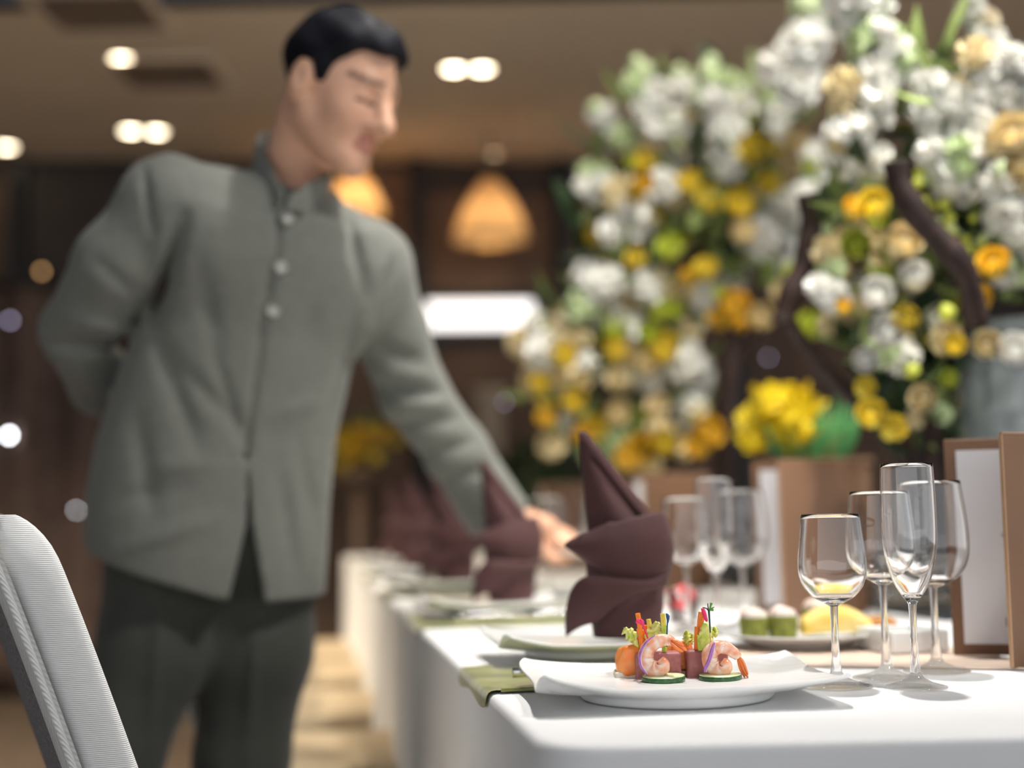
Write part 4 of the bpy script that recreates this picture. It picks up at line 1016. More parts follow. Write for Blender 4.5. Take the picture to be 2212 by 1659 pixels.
# ------------------------------------------------------------------ pastry plate and its cakes
pc = Zp(1760, 1408, TZ)+Vector((-.002, .062, .0024)); PD = 1.81
pp = mk('pastry_plate', lathe([(0, .0005), (.062, .0005), (.064, .003), (.085, .010), (.104, .0165), (.106, .0175), (.104, .0185), (.08, .012), (.062, .008), (0, .008)], 72), 'porcelain')
pp.location = pc; tag(pp, 'round white plate of pastries in front of the second menu', 'plate')
def on_plate(px, d=PD): q = P(px, 1380, d); return Vector((q.x, q.y, TZ+.0116))
def cake(px, d, r, h, label):
    c = on_plate(px, d); e = empty('green_cake', c, label, 'cake', 'green cakes on the pastry plate')
    mk('cup', lathe([(0, 0), (r*.86, 0), (r*.92, .002), (r, h*.85), (r*.97, h), (r*.6, h*1.05), (0, h*1.06)], 28), 'cake_green', e)
    V, Fc = lathe([(r*.9, h*.98), (r*.95, h*1.08), (r*.8, h*1.28), (r*.45, h*1.4), (0, h*1.42)], 28)
    V = [Vector(v)*(1+.08*noise.noise(Vector(v)*140)) for v in V]; mk('topping', (V, Fc), 'cream_top', e)
cake(1630, PD-.03, .0185, .027, 'green cake with creamy top at the edge of the pastry plate nearest the shrimp')
cake(1692, PD-.03, .0185, .028, 'green cake with creamy top, beside the yellow bread slice')
cake(1765, PD+.05, .018, .030, 'small cake with pinkish cream top behind the yellow bread slice')
c = on_plate(1806, PD-.02)
rows = []
for i in range(13):
    t = i/12; x = -.046+.092*t; h = .040*(math.sin(PI*(.12+.80*t))**.6); rows.append([Vector((x, .020*math.cos(a), .0005+h/2+h/2*math.sin(a) if math.sin(a) > -.2 else .0005+h*.15)) for a in [2*PI*k/14 for k in range(14)]])
o = mk('bread_slice', loft(rows, True, True), 'bread_yellow', sub=1); o.location = c; tag(o, 'thick slice of yellow sponge bread on the pastry plate', 'bread')
c = on_plate(1898, PD)
o = mk('bread_roll', move(xf(lathe([(0, -.010), (.008, -.010), (.017, -.005), (.019, .004), (.012, .011), (0, .013)], 22), Matrix.Scale(1.3, 4, (1, 0, 0))), (0, 0, .0105)), 'bread_brown'); o.location = c; tag(o, 'small brown crusty roll at the far end of the pastry plate', 'bread')
# white square dish beside the nearest menu
c0 = Vector((.506, 1.692, TZ+.0024)); a0 = math.radians(14)
e = empty('square_dish', c0, 'plain white square dish next to the nearest menu', 'dish')
e.rotation_euler = (0, 0, a0)
mk('wall', join(box(.07, .006, .026, (-.038, 0, .0135), .002), box(.07, .006, .026, (-.038, .08, .0135), .002), box(.006, .086, .026, (-.003, .04, .0135), .002), box(.006, .086, .026, (-.072, .04, .0135), .002)), 'porcelain', e)
mk('floor_panel', box(.07, .08, .012, (-.038, .04, .0065), .002), 'porcelain', e)
# tumbler of pink petals
tc_ = Zp(1478, 1345, TZ)+Vector((0, 0, .0005))
e = empty('tumbler', tc_, 'low clear tumbler holding pink petals behind the tall napkin', 'tumbler')
o = mk('cup', lathe([(0, .0004), (.020, .0004), (.022, .002), (.0245, .05), (.0242, .0505), (.0236, .05), (.021, .006), (0, .005)], 40), 'glass', e)
pm = None
def petal_mesh(name, m, w=1, l=1, cup=.25, n=4):
    rows = []
    for i in range(n+1):
        t = i/n; wd = w*(.35+.65*math.sin(PI*(.15+.70*t)))*(1 if t < .95 else .8)
        rows.append([Vector((wd*.5*u, l*t, cup*l*(t*t*.9+.35*u*u))) for u in (-1, -.5, 0, .5, 1)])
    return loft(rows)
for k in range(6):
    tp = empty('petal', tc_+Vector((0, 0, .02)), None) if False else None
for k in range(7):
    V, Fc = petal_mesh('', None, .022, .024, .3); o = mk('petal', (V, Fc), 'petal_pink', None, solid=.0006)
    o.location = tc_+Vector((.007*math.cos(k*2.4), .007*math.sin(k*2.4)-.004, .010+.0062*k)); o.rotation_euler = (.5*math.sin(k*3), .4*math.cos(k*2), k*1.3)
    tag(o, 'bright pink rose petal lying in the low tumbler', 'petal', 'pink petals in the tumbler')
# cutlery on the olive strips
def fork(p, rz, label, kind='fork'):
    e = empty('table_'+kind, p, label, kind, 'cutlery on the olive strips', rz)
    mk('handle', tube([(0, 0, .003), (.06, 0, .004), (.12, 0, .0035)], [.005, .004, .0028], 8, 10, .35), 'steel', e)
    if kind == 'fork':
        mk('neck', tube([(.12, 0, .0035), (.14, 0, .004), (.15, 0, .003)], [.0028, .008, .010], 8, 8, .2), 'steel', e)
        for k in range(4): mk('tine', tube([(.149, -.0075+.005*k, .003), (.17, -.0075+.005*k, .004), (.19, -.0075+.005*k, .007)], [.0016, .0014, .0008], 6, 6), 'steel', e)
    else: mk('blade', tube([(.12, 0, .003), (.16, .001, .0032), (.20, 0, .003)], [.004, .0085, .003], 8, 10, .15), 'steel', e)
TR = math.atan2(TN.y, TN.x)
b_ = Vector((A.x, A.y, TZ+.0068))
fork(b_+TD*.40+TN*.035, TR, 'steel fork on the olive strip beside the shrimp plate')
fork(b_+TD*1.17+TN*.06, TR, 'steel knife on the second olive strip', 'knife')
fork(b_+TD*1.25+TN*.06, TR, 'steel fork on the second olive strip')
fork(b_+TD*2.0+TN*.06, TR, 'steel knife on the third olive strip', 'knife')
# small white side plates at the far places
sp_me = mesh_data('side_plate', *lathe([(0, .0005), (.04, .0005), (.042, .002), (.062, .009), (.063, .0098), (.06, .0095), (.04, .005), (0, .005)], 40), True, 'porcelain')
for s, t, lab in ((1.62, .09, 'small white side plate between second and third napkin'), (2.32, .09, 'small white side plate between third and fourth napkin'), (3.1, .09, 'small white side plate beyond the fourth napkin'), (1.75, .36, 'small white side plate behind the waiter\'s hand')):
    q = b_+TD*s+TN*t; o = obj('side_plate', sp_me, None, (q.x, q.y, TZ+.0005)); tag(o, lab, 'plate', 'small side plates')

# ------------------------------------------------------------------ flower display
PLZ = .765
e0 = Vector((A.x, A.y, 0))+TD*2.08+TN*(WID+.02+.36)
pl = empty('display_plinth', e0, 'long dark plinth behind the table carrying the flowers and glass vase', 'plinth')
RZ = Matrix.Rotation(TA, 3, 'Z')
mk('body', box(.70, 2.3, PLZ-.03, (0, 0, (PLZ-.03)/2), .01, 2, RZ), 'plinth', pl, smooth=False)
mk('top_board', box(.72, 2.32, .03, (0, 0, PLZ-.015), .006, 2, RZ), 'plinth', pl, smooth=False)

def rose_mesh(name, m):
    parts = []; rnd = random.Random(3)
    for ly, (n, tilt, r0, s) in enumerate([(3, 1.45, .05, .62), (4, 1.2, .14, .75), (5, .95, .24, .85), (6, .65, .32, .9)]):
        for k in range(n):
            V, Fc = petal_mesh('', None, s*.95, s*.85, .55, 3)
            Mx = Matrix.Rotation(2*PI*k/n+ly*.6, 4, 'Z') @ Matrix.Translation((0, r0*.5, -.32)) @ Matrix.Rotation(tilt, 4, 'X')
            parts.append(xf((V, Fc), Mx))
    core = lathe([(0, -.35), (.16, -.3), (.24, 0), (.18, .3), (0, .4)], 10); parts.append(core)
    V, Fc = join(*parts); V = [Vector(v)*.85 for v in V]
    return mesh_data(name, V, Fc, True, m)
def blossom_mesh(name, m, seed):
    rnd = random.Random(seed); parts = []
    for k in range(22):
        z = 1-2*(k+.5)/22; a = k*2.39996; r = math.sqrt(1-z*z); n = Vector((r*math.cos(a), r*math.sin(a), z))
        V, Fc = petal_mesh('', None, .78, .55, .35, 2)
        q = n.to_track_quat('Z', 'Y').to_matrix().to_4x4()
        for h_ in (0, 1):
            Mx = Matrix.Translation(n*.62) @ q @ Matrix.Rotation(rnd.random()*6.28+h_*3.1, 4, 'Z') @ Matrix.Rotation(.55+.3*rnd.random(), 4, 'X'); parts.append(xf((V, Fc), Mx))
    parts.append(lathe([(0, -.62), (.5, -.4), (.64, 0), (.5, .4), (0, .62)], 10))
    return mesh_data(name, *join(*parts), True, m)
def leaf_mesh(name, m, w_=.34):
    rows = []
    for i in range(6):
        t = i/5; wd = w_*math.sin(PI*min(1, .06+.94*t)**.8)*.5; rows.append([Vector((wd*u, t, .22*t*t-.10*abs(u)*wd*2)) for u in (-1, 0, 1)])
    return mesh_data(name, *loft(rows), True, m)
FM = {('rose', c): rose_mesh('rose', 'petal_'+c) for c in ('cream', 'yellow', 'gold', 'lime', 'white')}
FM['blossom', 'white'] = blossom_mesh('blossom', 'petal_white', 1); FM['blossom', 'greenwhite'] = blossom_mesh('blossom', 'petal_greenwhite', 2); FM['blossom', 'cream'] = blossom_mesh('blossom', 'petal_cream', 4)
FM['bud', 'lime'] = mesh_data('bud', *lathe([(0, -1), (.7, -.6), (.9, 0), (.5, .7), (0, 1)], 10), True, 'petal_lime')
FM['bud', 'green'] = mesh_data('bud', *lathe([(0, -1), (.7, -.6), (.9, 0), (.5, .7), (0, 1)], 10), True, 'petal_greenwhite')
LM = [leaf_mesh('leaf', 'leaf_green'), leaf_mesh('leaf', 'leaf_dark', .42), leaf_mesh('leaf', 'leaf_green', .2)]
rnd = random.Random(5)
def rrot(): return (rnd.uniform(-.5, .9)+.7, rnd.uniform(-.6, .6), rnd.uniform(0, 6.28))
class Arr:
    def __init__(s, base, label, d0, spread):
        s.e = empty('flower_arrangement', base, label, 'flower arrangement', 'tall flower arrangements'); s.base = base; s.d = d0; s.sp = spread; s.n = 0
    def dd(s): return s.d+rnd.uniform(-s.sp, s.sp)
    def add(s, kind, colr, px, py, r, d=None):
        d = d or s.dd(); p = P(px, py, d)
        o = obj(kind, FM[kind, colr], s.e, p-s.base, rrot(), r/F*d*{'rose': 1.75, 'blossom': .95, 'bud': 1}[kind])
        if kind == 'rose': # face the open side to the viewer side
            v = Vector((rnd.uniform(-.5, .5)-.15, -1, rnd.uniform(0, .8))); o.rotation_euler = v.to_track_quat('Z', 'Y').to_euler()
        return o
    def spike(s, pts, r, d, tip=True):
        L = catmull([P(x, y, d) for x, y in pts], 12); b = L[0]
        st = mk('flower_spike', tube([p-b for p in L], .004, 6), 'stem_green', s.e); st.location = b-s.base
        tot = sum((L[i+1]-L[i]).length for i in range(11)); rm = r/F*d; n = max(4, int(tot/rm*2.0))
        path = catmull([P(x, y, d) for x, y in pts], n)
        for i, p in enumerate(path):
            t = i/(n-1); 
            for h_ in range(2 if tip else 4):
                a = rnd.uniform(0, 6.28); rr = rm*(.62 if not tip else .50 if t < .65 else .50*(1-t)/.35+.08)
                kd = ('blossom', 'white') if t < .62 else (('blossom', 'greenwhite') if t < .8 else ('bud', 'green'))
                if not tip: kd = ('blossom', 'white') if rnd.random() < .86 else rnd.choice((('blossom', 'greenwhite'), ('bud', 'green'), ('blossom', 'cream')))
                q = p+Vector((math.cos(a), math.sin(a)*.9, rnd.uniform(-.3, .3)))*rr
                o = obj('floret', FM[kd], st, q-b, rrot(), rm*(.62 if t < .65 else .62-.8*(t-.65)) if tip else rm*rnd.uniform(.40, .62))
    def leaves(s, n, polyg, size, dofs=.06, which=(0, 0, 1, 2)):
        k = 0
        while k < n:
            x = rnd.uniform(min(p[0] for p in polyg), max(p[0] for p in polyg)); y = rnd.uniform(min(p[1] for p in polyg), max(p[1] for p in polyg))
            if not inside(x, y, polyg): continue
            d = s.d+dofs+rnd.uniform(-s.sp, s.sp)*1.2; p = P(x, y, d); l_ = size*rnd.uniform(.7, 1.4)
            obj('leaf', LM[rnd.choice(which)], s.e, p-s.base, (rnd.uniform(-.4, 1.5), rnd.uniform(-.8, .8), rnd.uniform(0, 6.28)), l_); k += 1
    def fill(s, n, polyg, kinds, r0, r1, dofs=.05):
        k = 0
        while k < n:
            x = rnd.uniform(min(p[0] for p in polyg), max(p[0] for p in polyg)); y = rnd.uniform(min(p[1] for p in polyg), max(p[1] for p in polyg))
            if not inside(x, y, polyg): continue
            kd = rnd.choice(kinds); s.add(kd[0], kd[1], x, y, rnd.uniform(r0, r1), s.d+dofs+rnd.uniform(-s.sp, s.sp)); k += 1
    def branch(s, pts, r, d, lab=None):
        L = [P(x, y, d+(q[0] if q else 0))-s.base for x, y, *q in pts]; o = mk('branch', tube(L, [r*q for q in (1, .82, 1.1, .9, 1.15, .85, 1)], 10, 26), 'branch', s.e)
        return o
def inside(x, y, pg):
    c = False; n = len(pg)
    for i in range(n):
        x1, y1 = pg[i]; x2, y2 = pg[i-1]
        if (y1 > y) != (y2 > y) and x < (x2-x1)*(y-y1)/(y2-y1)+x1: c = not c
    return c
# ---- arrangement beside the glass vase
B1 = P(1985, 1000, 2.45); B1.z = PLZ
r1 = Arr(B1, 'tall arrangement of white stocks, cream and gold roses beside the glass vase', 2.30, .06)
W, CRM, YL, GD, LI = ('blossom', 'white'), ('rose', 'cream'), ('rose', 'yellow'), ('rose', 'gold'), ('rose', 'lime')
r1.spike([(1955, 175), (1905, 110), (1850, 20), (1830, -60)], 62, 2.29, False)
r1.spike([(1940, 170), (1890, 60), (1880, -50)], 46, 2.33, False)
r1.spike([(2140, 120), (2125, 60), (2105, -10), (2095, -60)], 40, 2.31, False)
r1.spike([(1860, 350), (1855, 270), (1862, 200), (1850, 160)], 66, 2.27, False)
r1.spike([(1850, 180), (1860, 150), (1840, 120)], 40, 2.31)
r1.spike([(2040, 280), (2015, 220), (2020, 190)], 55, 2.27, False)
r1.spike([(2110, 290), (2115, 220), (2150, 150), (2180, 140)], 60, 2.27, False)
r1.spike([(2200, 240), (2195, 190)], 42, 2.29, False)
r1.spike([(2080, 400), (2065, 350), (2050, 330)], 62, 2.24, False)
r1.spike([(2200, 580), (2185, 480), (2190, 410), (2200, 380)], 60, 2.27, False)
for k, cc, x, y, r in [('rose', 'yellow', 1892, 452, 46), ('rose', 'gold', 1842, 458, 34), ('rose', 'cream', 1946, 530, 50), ('rose', 'lime', 1852, 532, 40), ('rose', 'lime', 1890, 478, 30), ('rose', 'gold', 2147, 580, 46), ('rose', 'gold', 2106, 657, 44), ('rose', 'cream', 2188, 305, 60), ('rose', 'cream', 2150, 320, 40), ('rose', 'cream', 2205, 360, 50),
        ('rose', 'white', 1978, 605, 42), ('rose', 'white', 1890, 640, 46), ('rose', 'yellow', 1962, 690, 36), ('rose', 'white', 1912, 720, 48), ('rose', 'cream', 2032, 735, 46), ('rose', 'white', 1868, 780, 36), ('blossom', 'white', 1945, 770, 40), ('rose', 'cream', 2130, 752, 40), ('rose', 'white', 2192, 765, 46), ('rose', 'lime', 1905, 602, 28), ('rose', 'yellow', 1862, 842, 30), ('rose', 'cream', 1998, 862, 38), ('rose', 'yellow', 1882, 902, 42), ('rose', 'yellow', 1922, 932, 38), ('rose', 'lime', 2050, 820, 26), ('bud', 'lime', 2045, 675, 22), ('bud', 'lime', 1970, 800, 20), ('blossom', 'greenwhite', 1905, 760, 36), ('blossom', 'white', 1800, 640, 36), ('blossom', 'cream', 2080, 195, 34), ('blossom', 'cream', 2105, 115, 36), ('rose', 'gold', 1820, 668, 22), ('blossom', 'white', 1770, 620, 30), ('rose', 'yellow', 2060, 750, 30)]:
    r1.add(k, cc, x, y, r, (2.20 if k == 'rose' else 2.24)+rnd.uniform(-.03, .03))
for k in range(34):
    t = rnd.random(); r1.add('bud', 'lime' if rnd.random() < .6 else 'green', 1985+t*120+rnd.uniform(-40, 40), 390+t*150+rnd.uniform(-30, 50), rnd.uniform(8, 15), 2.24)
r1.branch([(1935, 350), (1945, 400), (1985, 470), (2040, 530), (2085, 590), (2110, 700, .03)], .020, 2.075)
r1.branch([(1960, 345), (2000, 420), (2060, 500), (2100, 560)], .014, 2.28)
r1.branch([(1745, 420), (1752, 500), (1735, 580), (1705, 650), (1690, 700)], .020, 2.33)
r1.branch([(2085, 600, .05), (2060, 760, .05), (2020, 900, .04), (2010, 1180, .03)], .016, 2.31)
r1.branch([(1700, 690, .02), (1780, 800, .03), (1930, 960, .03), (2000, 1170, .03)], .014, 2.31)
pg1 = [(1800, 190), (1830, 110), (1960, 150), (2060, 120), (2212, 150), (2260, 600), (2212, 740), (2060, 800), (2040, 900), (1960, 960), (1860, 930), (1840, 700), (1800, 560), (1770, 420)]
r1.leaves(150, pg1, .075, .05); r1.leaves(60, [(1960, 300), (2140, 350), (2140, 560), (2000, 640)], .06, .05, (1, 1, 0)); r1.leaves(70, [(1830, 700), (2040, 720), (2050, 980), (1960, 1000), (1840, 860)], .06, .04, (0, 1, 1))
r1.leaves(14, [(1960, 60), (2080, 60), (2080, 220), (1960, 240)], .12, .0, (2,))
r1.fill(16, pg1, [('blossom', 'greenwhite'), ('rose', 'lime'), ('blossom', 'cream')], 18, 30, .05)
pgm = [(1780, 430), (1930, 400), (2060, 600), (2060, 800), (1860, 800), (1780, 700)]
r1.fill(34, pgm, [('rose', 'cream'), ('rose', 'white'), ('blossom', 'greenwhite'), ('rose', 'yellow'), ('blossom', 'cream')], 22, 38, .05); r1.leaves(70, pgm, .07, .06, (0, 0, 1, 2))
# ---- large arrangement further back
B2 = P(1530, 1040, 3.5); B2.z = PLZ
r2 = Arr(B2, 'large blurred arrangement of white stocks and yellow roses behind the glasses', 3.42, .12)
for pts, r, d in [([(1440, 280), (1400, 210), (1375, 130)], 46, 3.39), ([(1360, 300), (1310, 250), (1285, 225)], 34, 3.45), ([(1500, 250), (1480, 190), (1465, 150)], 36, 3.45), ([(1565, 360), (1555, 270), (1545, 200), (1540, 130)], 52, 3.33), ([(1590, 260), (1595, 200), (1580, 160)], 28, 3.45), ([(1700, 290), (1680, 240), (1665, 195)], 34, 3.39), ([(1690, 190), (1710, 120), (1740, 40), (1760, -20)], 64, 3.07), ([(1740, 140), (1760, 60), (1775, 0)], 40, 3.11), ([(1300, 420), (1285, 380), (1270, 355)], 32, 3.45)]:
    r2.spike(pts, r, d)
for k, cc, x, y, r in [('blossom', 'white', 1440, 345, 42), ('blossom', 'white', 1430, 400, 36), ('blossom', 'white', 1752, 352, 48), ('blossom', 'white', 1370, 470, 46), ('blossom', 'white', 1375, 520, 38), ('blossom', 'white', 1640, 512, 46), ('blossom', 'white', 1702, 528, 48), ('blossom', 'white', 1715, 560, 38), ('blossom', 'white', 1692, 452, 42), ('blossom', 'white', 1735, 430, 34), ('blossom', 'white', 1302, 620, 48), ('blossom', 'white', 1270, 600, 36), ('blossom', 'white', 1572, 600, 40), ('rose', 'cream', 1700, 642, 38), ('blossom', 'white', 1180, 760, 46), ('blossom', 'cream', 1205, 800, 40), ('blossom', 'white', 1265, 700, 38), ('blossom', 'white', 1270, 755, 38), ('blossom', 'white', 1355, 700, 38), ('blossom', 'white', 1345, 740, 36), ('blossom', 'white', 1480, 780, 44), ('blossom', 'white', 1500, 830, 38), ('blossom', 'white', 1250, 840, 40), ('rose', 'cream', 1345, 820, 36), ('blossom', 'white', 1405, 815, 32), ('blossom', 'greenwhite', 1500, 880, 34), ('rose', 'cream', 1425, 885, 34), ('rose', 'cream', 1330, 895, 34), ('blossom', 'cream', 1420, 610, 34), ('blossom', 'cream', 1330, 560, 36), ('blossom', 'white', 1400, 620, 36), ('blossom', 'white', 1245, 910, 34), ('blossom', 'cream', 1190, 960, 30), ('blossom', 'greenwhite', 1310, 930, 32), ('rose', 'cream', 1645, 690, 36), ('blossom', 'white', 1520, 640, 30), ('blossom', 'white', 1320, 500, 30), ('blossom', 'cream', 1130, 740, 34), ('blossom', 'white', 1160, 700, 30), ('blossom', 'white', 1300, 400, 34), ('blossom', 'cream', 1340, 420, 40), ('rose', 'cream', 1600, 505, 36),
        ('rose', 'yellow', 1632, 326, 42), ('rose', 'yellow', 1536, 440, 40), ('rose', 'yellow', 1606, 445, 42), ('rose', 'gold', 1388, 400, 30), ('rose', 'gold', 1375, 425, 26), ('rose', 'yellow', 1398, 350, 30), ('rose', 'yellow', 1490, 400, 32), ('rose', 'cream', 1722, 305, 36), ('rose', 'cream', 1712, 360, 32), ('rose', 'yellow', 1525, 590, 34), ('rose', 'gold', 1490, 605, 26), ('rose', 'gold', 1582, 665, 42), ('rose', 'gold', 1560, 692, 34), ('rose', 'gold', 1600, 690, 34), ('rose', 'lime', 1450, 545, 38), ('rose', 'yellow', 1380, 560, 30), ('rose', 'yellow', 1435, 760, 44), ('rose', 'cream', 1400, 790, 34), ('rose', 'yellow', 1240, 870, 34), ('rose', 'gold', 1385, 985, 48), ('rose', 'gold', 1350, 1000, 36), ('rose', 'gold', 1525, 940, 44), ('rose', 'gold', 1510, 970, 36), ('rose', 'gold', 1268, 938, 32), ('rose', 'gold', 1185, 905, 30), ('rose', 'yellow', 1218, 775, 34), ('rose', 'lime', 1752, 712, 38), ('rose', 'yellow', 1325, 760, 30), ('rose', 'lime', 1715, 590, 24), ('rose', 'lime', 1455, 670, 26), ('rose', 'lime', 1560, 640, 22), ('rose', 'yellow', 1440, 960, 36), ('rose', 'lime', 1400, 720, 30), ('rose', 'yellow', 1170, 830, 28)]:
    r2.add(k, cc, x, y, r, 3.28+rnd.uniform(-.05, .05) if k == 'rose' else None)
for pts, r in [([(1310, 770), (1290, 830), (1270, 900), (1240, 960, .02)], .026), ([(1580, 690), (1575, 800), (1570, 930), (1565, 1120)], .022), ([(1300, 780), (1400, 700), (1500, 560), (1560, 420)], .018), ([(1240, 960), (1350, 990), (1500, 1000), (1560, 1100)], .018), ([(1575, 800), (1640, 700), (1720, 600), (1750, 480)], .02)]:
    r2.branch(pts, r, 3.46)
pg2 = [(1260, 350), (1340, 240), (1400, 180), (1560, 170), (1690, 170), (1790, 300), (1780, 480), (1730, 690), (1620, 720), (1545, 760), (1560, 920), (1500, 1010), (1330, 1020), (1180, 960), (1140, 850), (1110, 740), (1240, 600)]
r2.leaves(230, pg2, .10, .10); r2.leaves(40, [(1500, 320), (1640, 320), (1640, 560), (1420, 560)], .10, .02, (0, 1)); 
r2.fill(70, pg2, [('blossom', 'white'), ('blossom', 'greenwhite'), ('rose', 'lime'), ('blossom', 'cream'), ('rose', 'yellow')], 20, 36, .06)
r2.fill(46, [(1110, 730), (1240, 620), (1540, 640), (1550, 900), (1480, 1000), (1330, 1010), (1180, 950)], [('blossom', 'white'), ('blossom', 'cream'), ('rose', 'cream'), ('rose', 'yellow'), ('blossom', 'greenwhite'), ('rose', 'lime')], 24, 40, .02)
# ---- glass vase with a rippled wall
vx = P(2185, 960, 2.36); VZ = PLZ+.0005
bt = P(2000, 1310, 2.05).z
v = empty('glass_vase', (vx.x, vx.y, VZ), 'large rippled clear glass vase standing behind the nearest menu', 'vase')
hv = P(2195, 700, 2.36).z-VZ
prof = [(.0, .001), (.092, .001), (.094, .006), (.093, hv*.2), (.085, hv*.45), (.082, hv*.55), (.084, hv*.7), (.078, hv*.88), (.070, hv), (.066, hv), (.073, hv*.88), (.078, hv*.7), (.076, hv*.55), (.08, hv*.2), (.08, .02), (0, .02)]
V, Fc = lathe([(p.x, p.y) for p in catmull([(a, b, 0) for a, b in prof], 60)], 80)
V = [Vector((q[0], q[1], q[2]))+Vector((q[0], q[1], 0)).normalized()*(.006*noise.noise(Vector(q)*Vector((1, 1, .6)) @ Matrix.Scale(28, 3)) if False else .010*noise.noise(Vector((q[0]*40, q[1]*40, q[2]*24)))) for q in V]
mk('wall', (V, Fc), 'crystal', v)
bead_me = mesh_data('bead', *lathe([(0, -1), (.7, -.7), (1, 0), (.7, .7), (0, 1)], 12), True, 'glass')
for k in range(26): obj('bead', bead_me, v, (.105*math.cos(k*2*PI/26), .105*math.sin(k*2*PI/26), .0115), (0, 0, 0), .011)
# string of crystal beads on the plinth edge, left of the vase
for row in range(2):
    for k in range(7):
        q = P(1905+23*k, 1290, 2.27); o = obj('crystal_bead', bead_me, None, q, (0, 0, 0), .0125)
        o.location = (q.x, q.y, PLZ+.0125+.0248*(1-row))
        tag(o, 'round clear crystal bead in the row seen behind the wine glass stems', 'bead', 'crystal beads on the plinth')
# ---- tulips in a brown planter
tq = P(1755, 1000, 2.95); tp = empty('tulip_planter', (tq.x, tq.y, PLZ+.0005), 'brown planter of bright yellow tulips behind the second menu', 'planter')
hz = tq.z-PLZ
mk('planter_box', box(.21, .12, hz, (0, 0, hz/2), .006), 'planter', tp, smooth=False)
mk('rim', join(box(.22, .012, .012, (0, .06, hz), .002), box(.22, .012, .012, (0, -.06, hz), .002), box(.012, .12, .012, (.105, 0, hz), .002), box(.012, .12, .012, (-.105, 0, hz), .002)), 'planter', tp, smooth=False)
def tulip_mesh():
    parts = []
    for k in range(6):
        V, Fc = petal_mesh('', None, .62, 1.05, .18, 4); V = [Vector((q.x, q.y, -q.z)) for q in map(Vector, V)]
        parts.append(xf((V, Fc), Matrix.Rotation(2*PI*k/6+(.5 if k % 2 else 0), 4, 'Z') @ Matrix.Translation((0, .10, 0)) @ Matrix.Rotation(1.28, 4, 'X')))
    parts.append(lathe([(0, -.02), (.28, .1), (.36, .4), (.26, .75), (0, .95)], 12))
    return mesh_data('tulip', *join(*parts), True, 'petal_tulip')
TM = tulip_mesh(); ORG = Vector(tp.location)
for x, y, ax in [(1625, 895, -.9), (1650, 880, -.6), (1680, 900, -.5), (1705, 885, -.3), (1640, 930, -1.1), (1670, 945, -.8), (1700, 925, -.5), (1612, 950, -1.3), (1650, 965, -1.2), (1690, 975, -.9), (1735, 880, -.2), (1745, 905, .1), (1720, 955, -.6), (1660, 910, -.8), (1690, 950, -.7)]:
    p = P(x, y, 2.88+rnd.uniform(-.04, .05)); o = obj('tulip', TM, tp, p-ORG, (rnd.uniform(-.3, .3), ax, rnd.uniform(0, 6)), .050)
    s0 = Vector(((p.x-ORG.x)*.4, (p.y-ORG.y)*.4, hz)); mk('tulip_stem', tube([s0-(p-ORG), (s0-(p-ORG))*.4+Vector((0, 0, .01)), (0, 0, 0)], .003, 6, 8), 'leaf_tulip', o)
    ch = o.children[0]; ch.matrix_parent_inverse = (Matrix.Rotation(0, 4, 'Z')); ch.rotation_euler = (0, 0, 0)
    ch.parent = tp; ch.location = p-ORG
for k in range(26):
    x = rnd.uniform(1712, 1856); p1_ = P(x, rnd.uniform(850, 930), 2.9+rnd.uniform(-.05, .06))-ORG; p0_ = Vector((p1_.x*.55, p1_.y*.4, hz-.01)); mid = p0_.lerp(p1_, .5)+Vector((rnd.uniform(-.01, .01), -.01, 0))
    mk('tulip_leaf', tube([p0_, mid, p1_], [.005, .0065, .0008], 6, 8, .25), ('leaf_tulip', 'leaf_tulip', 'leaf_green')[k % 3], tp)
# ---- dark clipped bush and dim far flowers
hb = P(1165, 1000, 6.5)
bush = empty('boxwood_bush', (hb.x, hb.y, 0), 'dark green clipped bush far behind the waiter\'s hand', 'bush')
mk('pot', lathe([(0, 0), (.17, 0), (.21, .35), (.22, .40), (.20, .40), (.19, .37), (0, .37)], 28), 'plinth', bush)
V, Fc = [], []
for k in range(900):
    z = 1-2*(k+.5)/900; a = k*2.39996; r = math.sqrt(1-z*z); n = Vector((r*math.cos(a), r*math.sin(a), z)); c = Vector((0, 0, .78))+Vector((n.x*.42, n.y*.34, n.z*.42))*(1-.35*rnd.random()**2)
    q = (n+Vector((rnd.uniform(-.6, .6), rnd.uniform(-.6, .6), rnd.uniform(-.6, .6)))).to_track_quat('Y', 'Z').to_matrix(); s_ = .07
    o_ = len(V); V += [c+q @ Vector(w_)*s_ for w_ in ((0, 0, 0), (.35, .5, .1), (0, 1, 0), (-.35, .5, .1))]; Fc.append((o_, o_+1, o_+2, o_+3))
fo = mk('foliage', (V, Fc), 'leaf_dark', bush); fo['kind'] = 'stuff'
mk('core', lathe([(0, .40), (.16, .48), (.30, .78), (.2, 1.05), (0, 1.12)], 16), 'leaf_dark', bush)
fb = P(775, 1010, 6.4); B3 = Vector((fb.x, fb.y, .0))
st3 = empty('flower_stand', B3, 'slim dark stand holding dim amber flowers far behind the table', 'stand')
mk('column', tube([(0, 0, .02), (0, 0, fb.z-.08)], .03, 14), 'wall_brown', st3); mk('base', lathe([(0, 0), (.16, 0), (.16, .02), (0, .03)], 24), 'wall_brown', st3); mk('bowl', lathe([(0, fb.z-.09), (.06, fb.z-.08), (.10, fb.z-.02), (.09, fb.z-.02), (0, fb.z-.06)], 24), 'wall_brown', st3)
r3 = Arr(Vector((B3.x, B3.y, fb.z-.05)), 'low dim arrangement of amber flowers on a stand far behind the table', 6.4, .08)
for k in range(26): r3.add('rose', rnd.choice(('gold', 'gold', 'yellow')), 770+rnd.gauss(0, 32), 955+rnd.gauss(0, 32), rnd.uniform(13, 20))
r3.leaves(40, [(700, 900), (850, 900), (850, 1020), (700, 1020)], .09, .0, (1, 0))

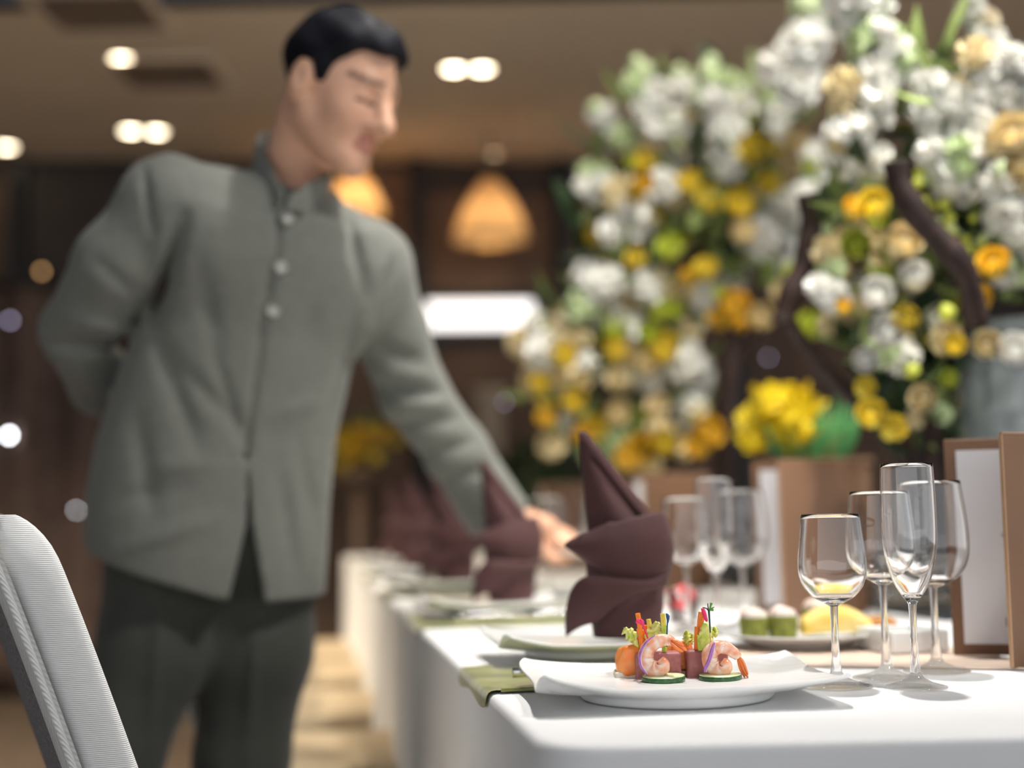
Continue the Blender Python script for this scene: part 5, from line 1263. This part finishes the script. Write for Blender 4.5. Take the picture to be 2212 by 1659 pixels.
# ------------------------------------------------------------------ chairs
def make_chair(p, g2, label, group, near=True):
    """upholstered chair: local +x is the way it faces, y its width"""
    e = empty('upholstered_chair', p, label, 'chair', group, math.atan2(g2[1], g2[0]))
    W2, th = .235, .062
    def bx(z): return -.02-.30*max(0, z-.44)*(1+.15*(z-.44)/.5)      # recline
    prof = [(z, 1.0 if z < .86 else 1-.08*((z-.86)/.075)**2) for z in list(np.linspace(.38, .88, 12))+[.893, .905, .915, .923, .929, .933, .935]]
    # backrest pad: rounded box section swept upward
    def sect(z, wsc, t_in=0, half=None):
        x = bx(z); w_ = W2*wsc; return x, w_
    rows = []
    for z, wsc in prof:
        x, w_ = sect(z, wsc); t2 = th/2*(1 if z < .893 else math.sqrt(max(.04, 1-((z-.893)/.043)**2))); row = []
        for q in [2*PI*k/40 for k in range(40)]:
            cx_ = math.copysign(abs(math.cos(q))**.35, math.cos(q)); sy_ = math.copysign(abs(math.sin(q))**.22, math.sin(q))
            row.append(Vector((x+t2*cx_-.05*(1-(sy_*w_/W2)**2)*(.5), w_*sy_, z)))
        rows.append(row)
    mk('backrest', loft(rows, True, True), 'chair_side', e)
    # rear trim frame and woven rear panel
    def rear(u, z, out): # u in -1..1 across
        x = bx(z)-th/2-.025*(1-u*u)-out; return Vector((x, W2*u, z))
    zs = np.linspace(.42, .915, 18)
    for side in (-1, 1):
        mk('rear_trim', loft([[rear(side*u, z, o) for u, o in ((.995, -.004), (.97, .006), (.86, .007), (.80, .004), (.79, -.002))] for z in zs]), 'chair_fabric', e)
    mk('rear_trim', loft([[rear(u, z, o) for u in np.linspace(-.97, .97, 16)] for z, o in ((.93, -.004), (.915, .006), (.87, .006), (.86, -.002))]), 'chair_fabric', e)
    mk('rear_panel', loft([[rear(u, z, .001) for u in np.linspace(-.80, .80, 16)] for z in np.linspace(.42, .868, 14)]), 'chair_mesh', e)
    for side in (-1, 1): mk('seam_piping', tube([rear(side*.985, z, .0035) for z in zs], .004, 8), 'chair_fabric', e)
    mk('seat', box(.46, .47, .10, (.235, 0, .43), .035, 4), 'seat_cream', e)
    mk('seat_rail', box(.42, .43, .05, (.225, 0, .36), .008), 'chair_leg', e, smooth=False)
    for sx, sy in ((.03, -1), (.03, 1), (.41, -1), (.41, 1)):
        mk('leg', tube([(sx, sy*.19, .36), (sx+(-.05 if sx < .1 else .01), sy*.195, 0.0)], [.022, .015], 8), 'chair_leg', e)
    return e
cp = P(150, 1400, 1.46)
make_chair(Vector((-.378, 1.63, 0)), (.93, .37), 'white upholstered chair with woven grey rear panel in front of the waiter', 'upholstered chairs along the table')
chair0 = None
for k, (s, off, lab) in enumerate([(1.72, -.27, 'cream chair tucked under the table just behind the waiter\'s legs'), (2.42, -.27, 'cream chair tucked under the table, second behind the waiter'), (3.12, -.27, 'cream chair tucked under the table, third behind the waiter'), (3.82, -.27, 'cream chair tucked under the table, farthest from the waiter')]):
    q = Vector((A.x, A.y, 0))+TD*s+TN*off
    if chair0 is None: chair0 = make_chair(Vector((q.x, q.y, 0)), (TN.x, TN.y), lab, 'upholstered chairs along the table'); continue
    c = copy_tree(chair0); c.location = (q.x, q.y, 0); c['label'] = lab
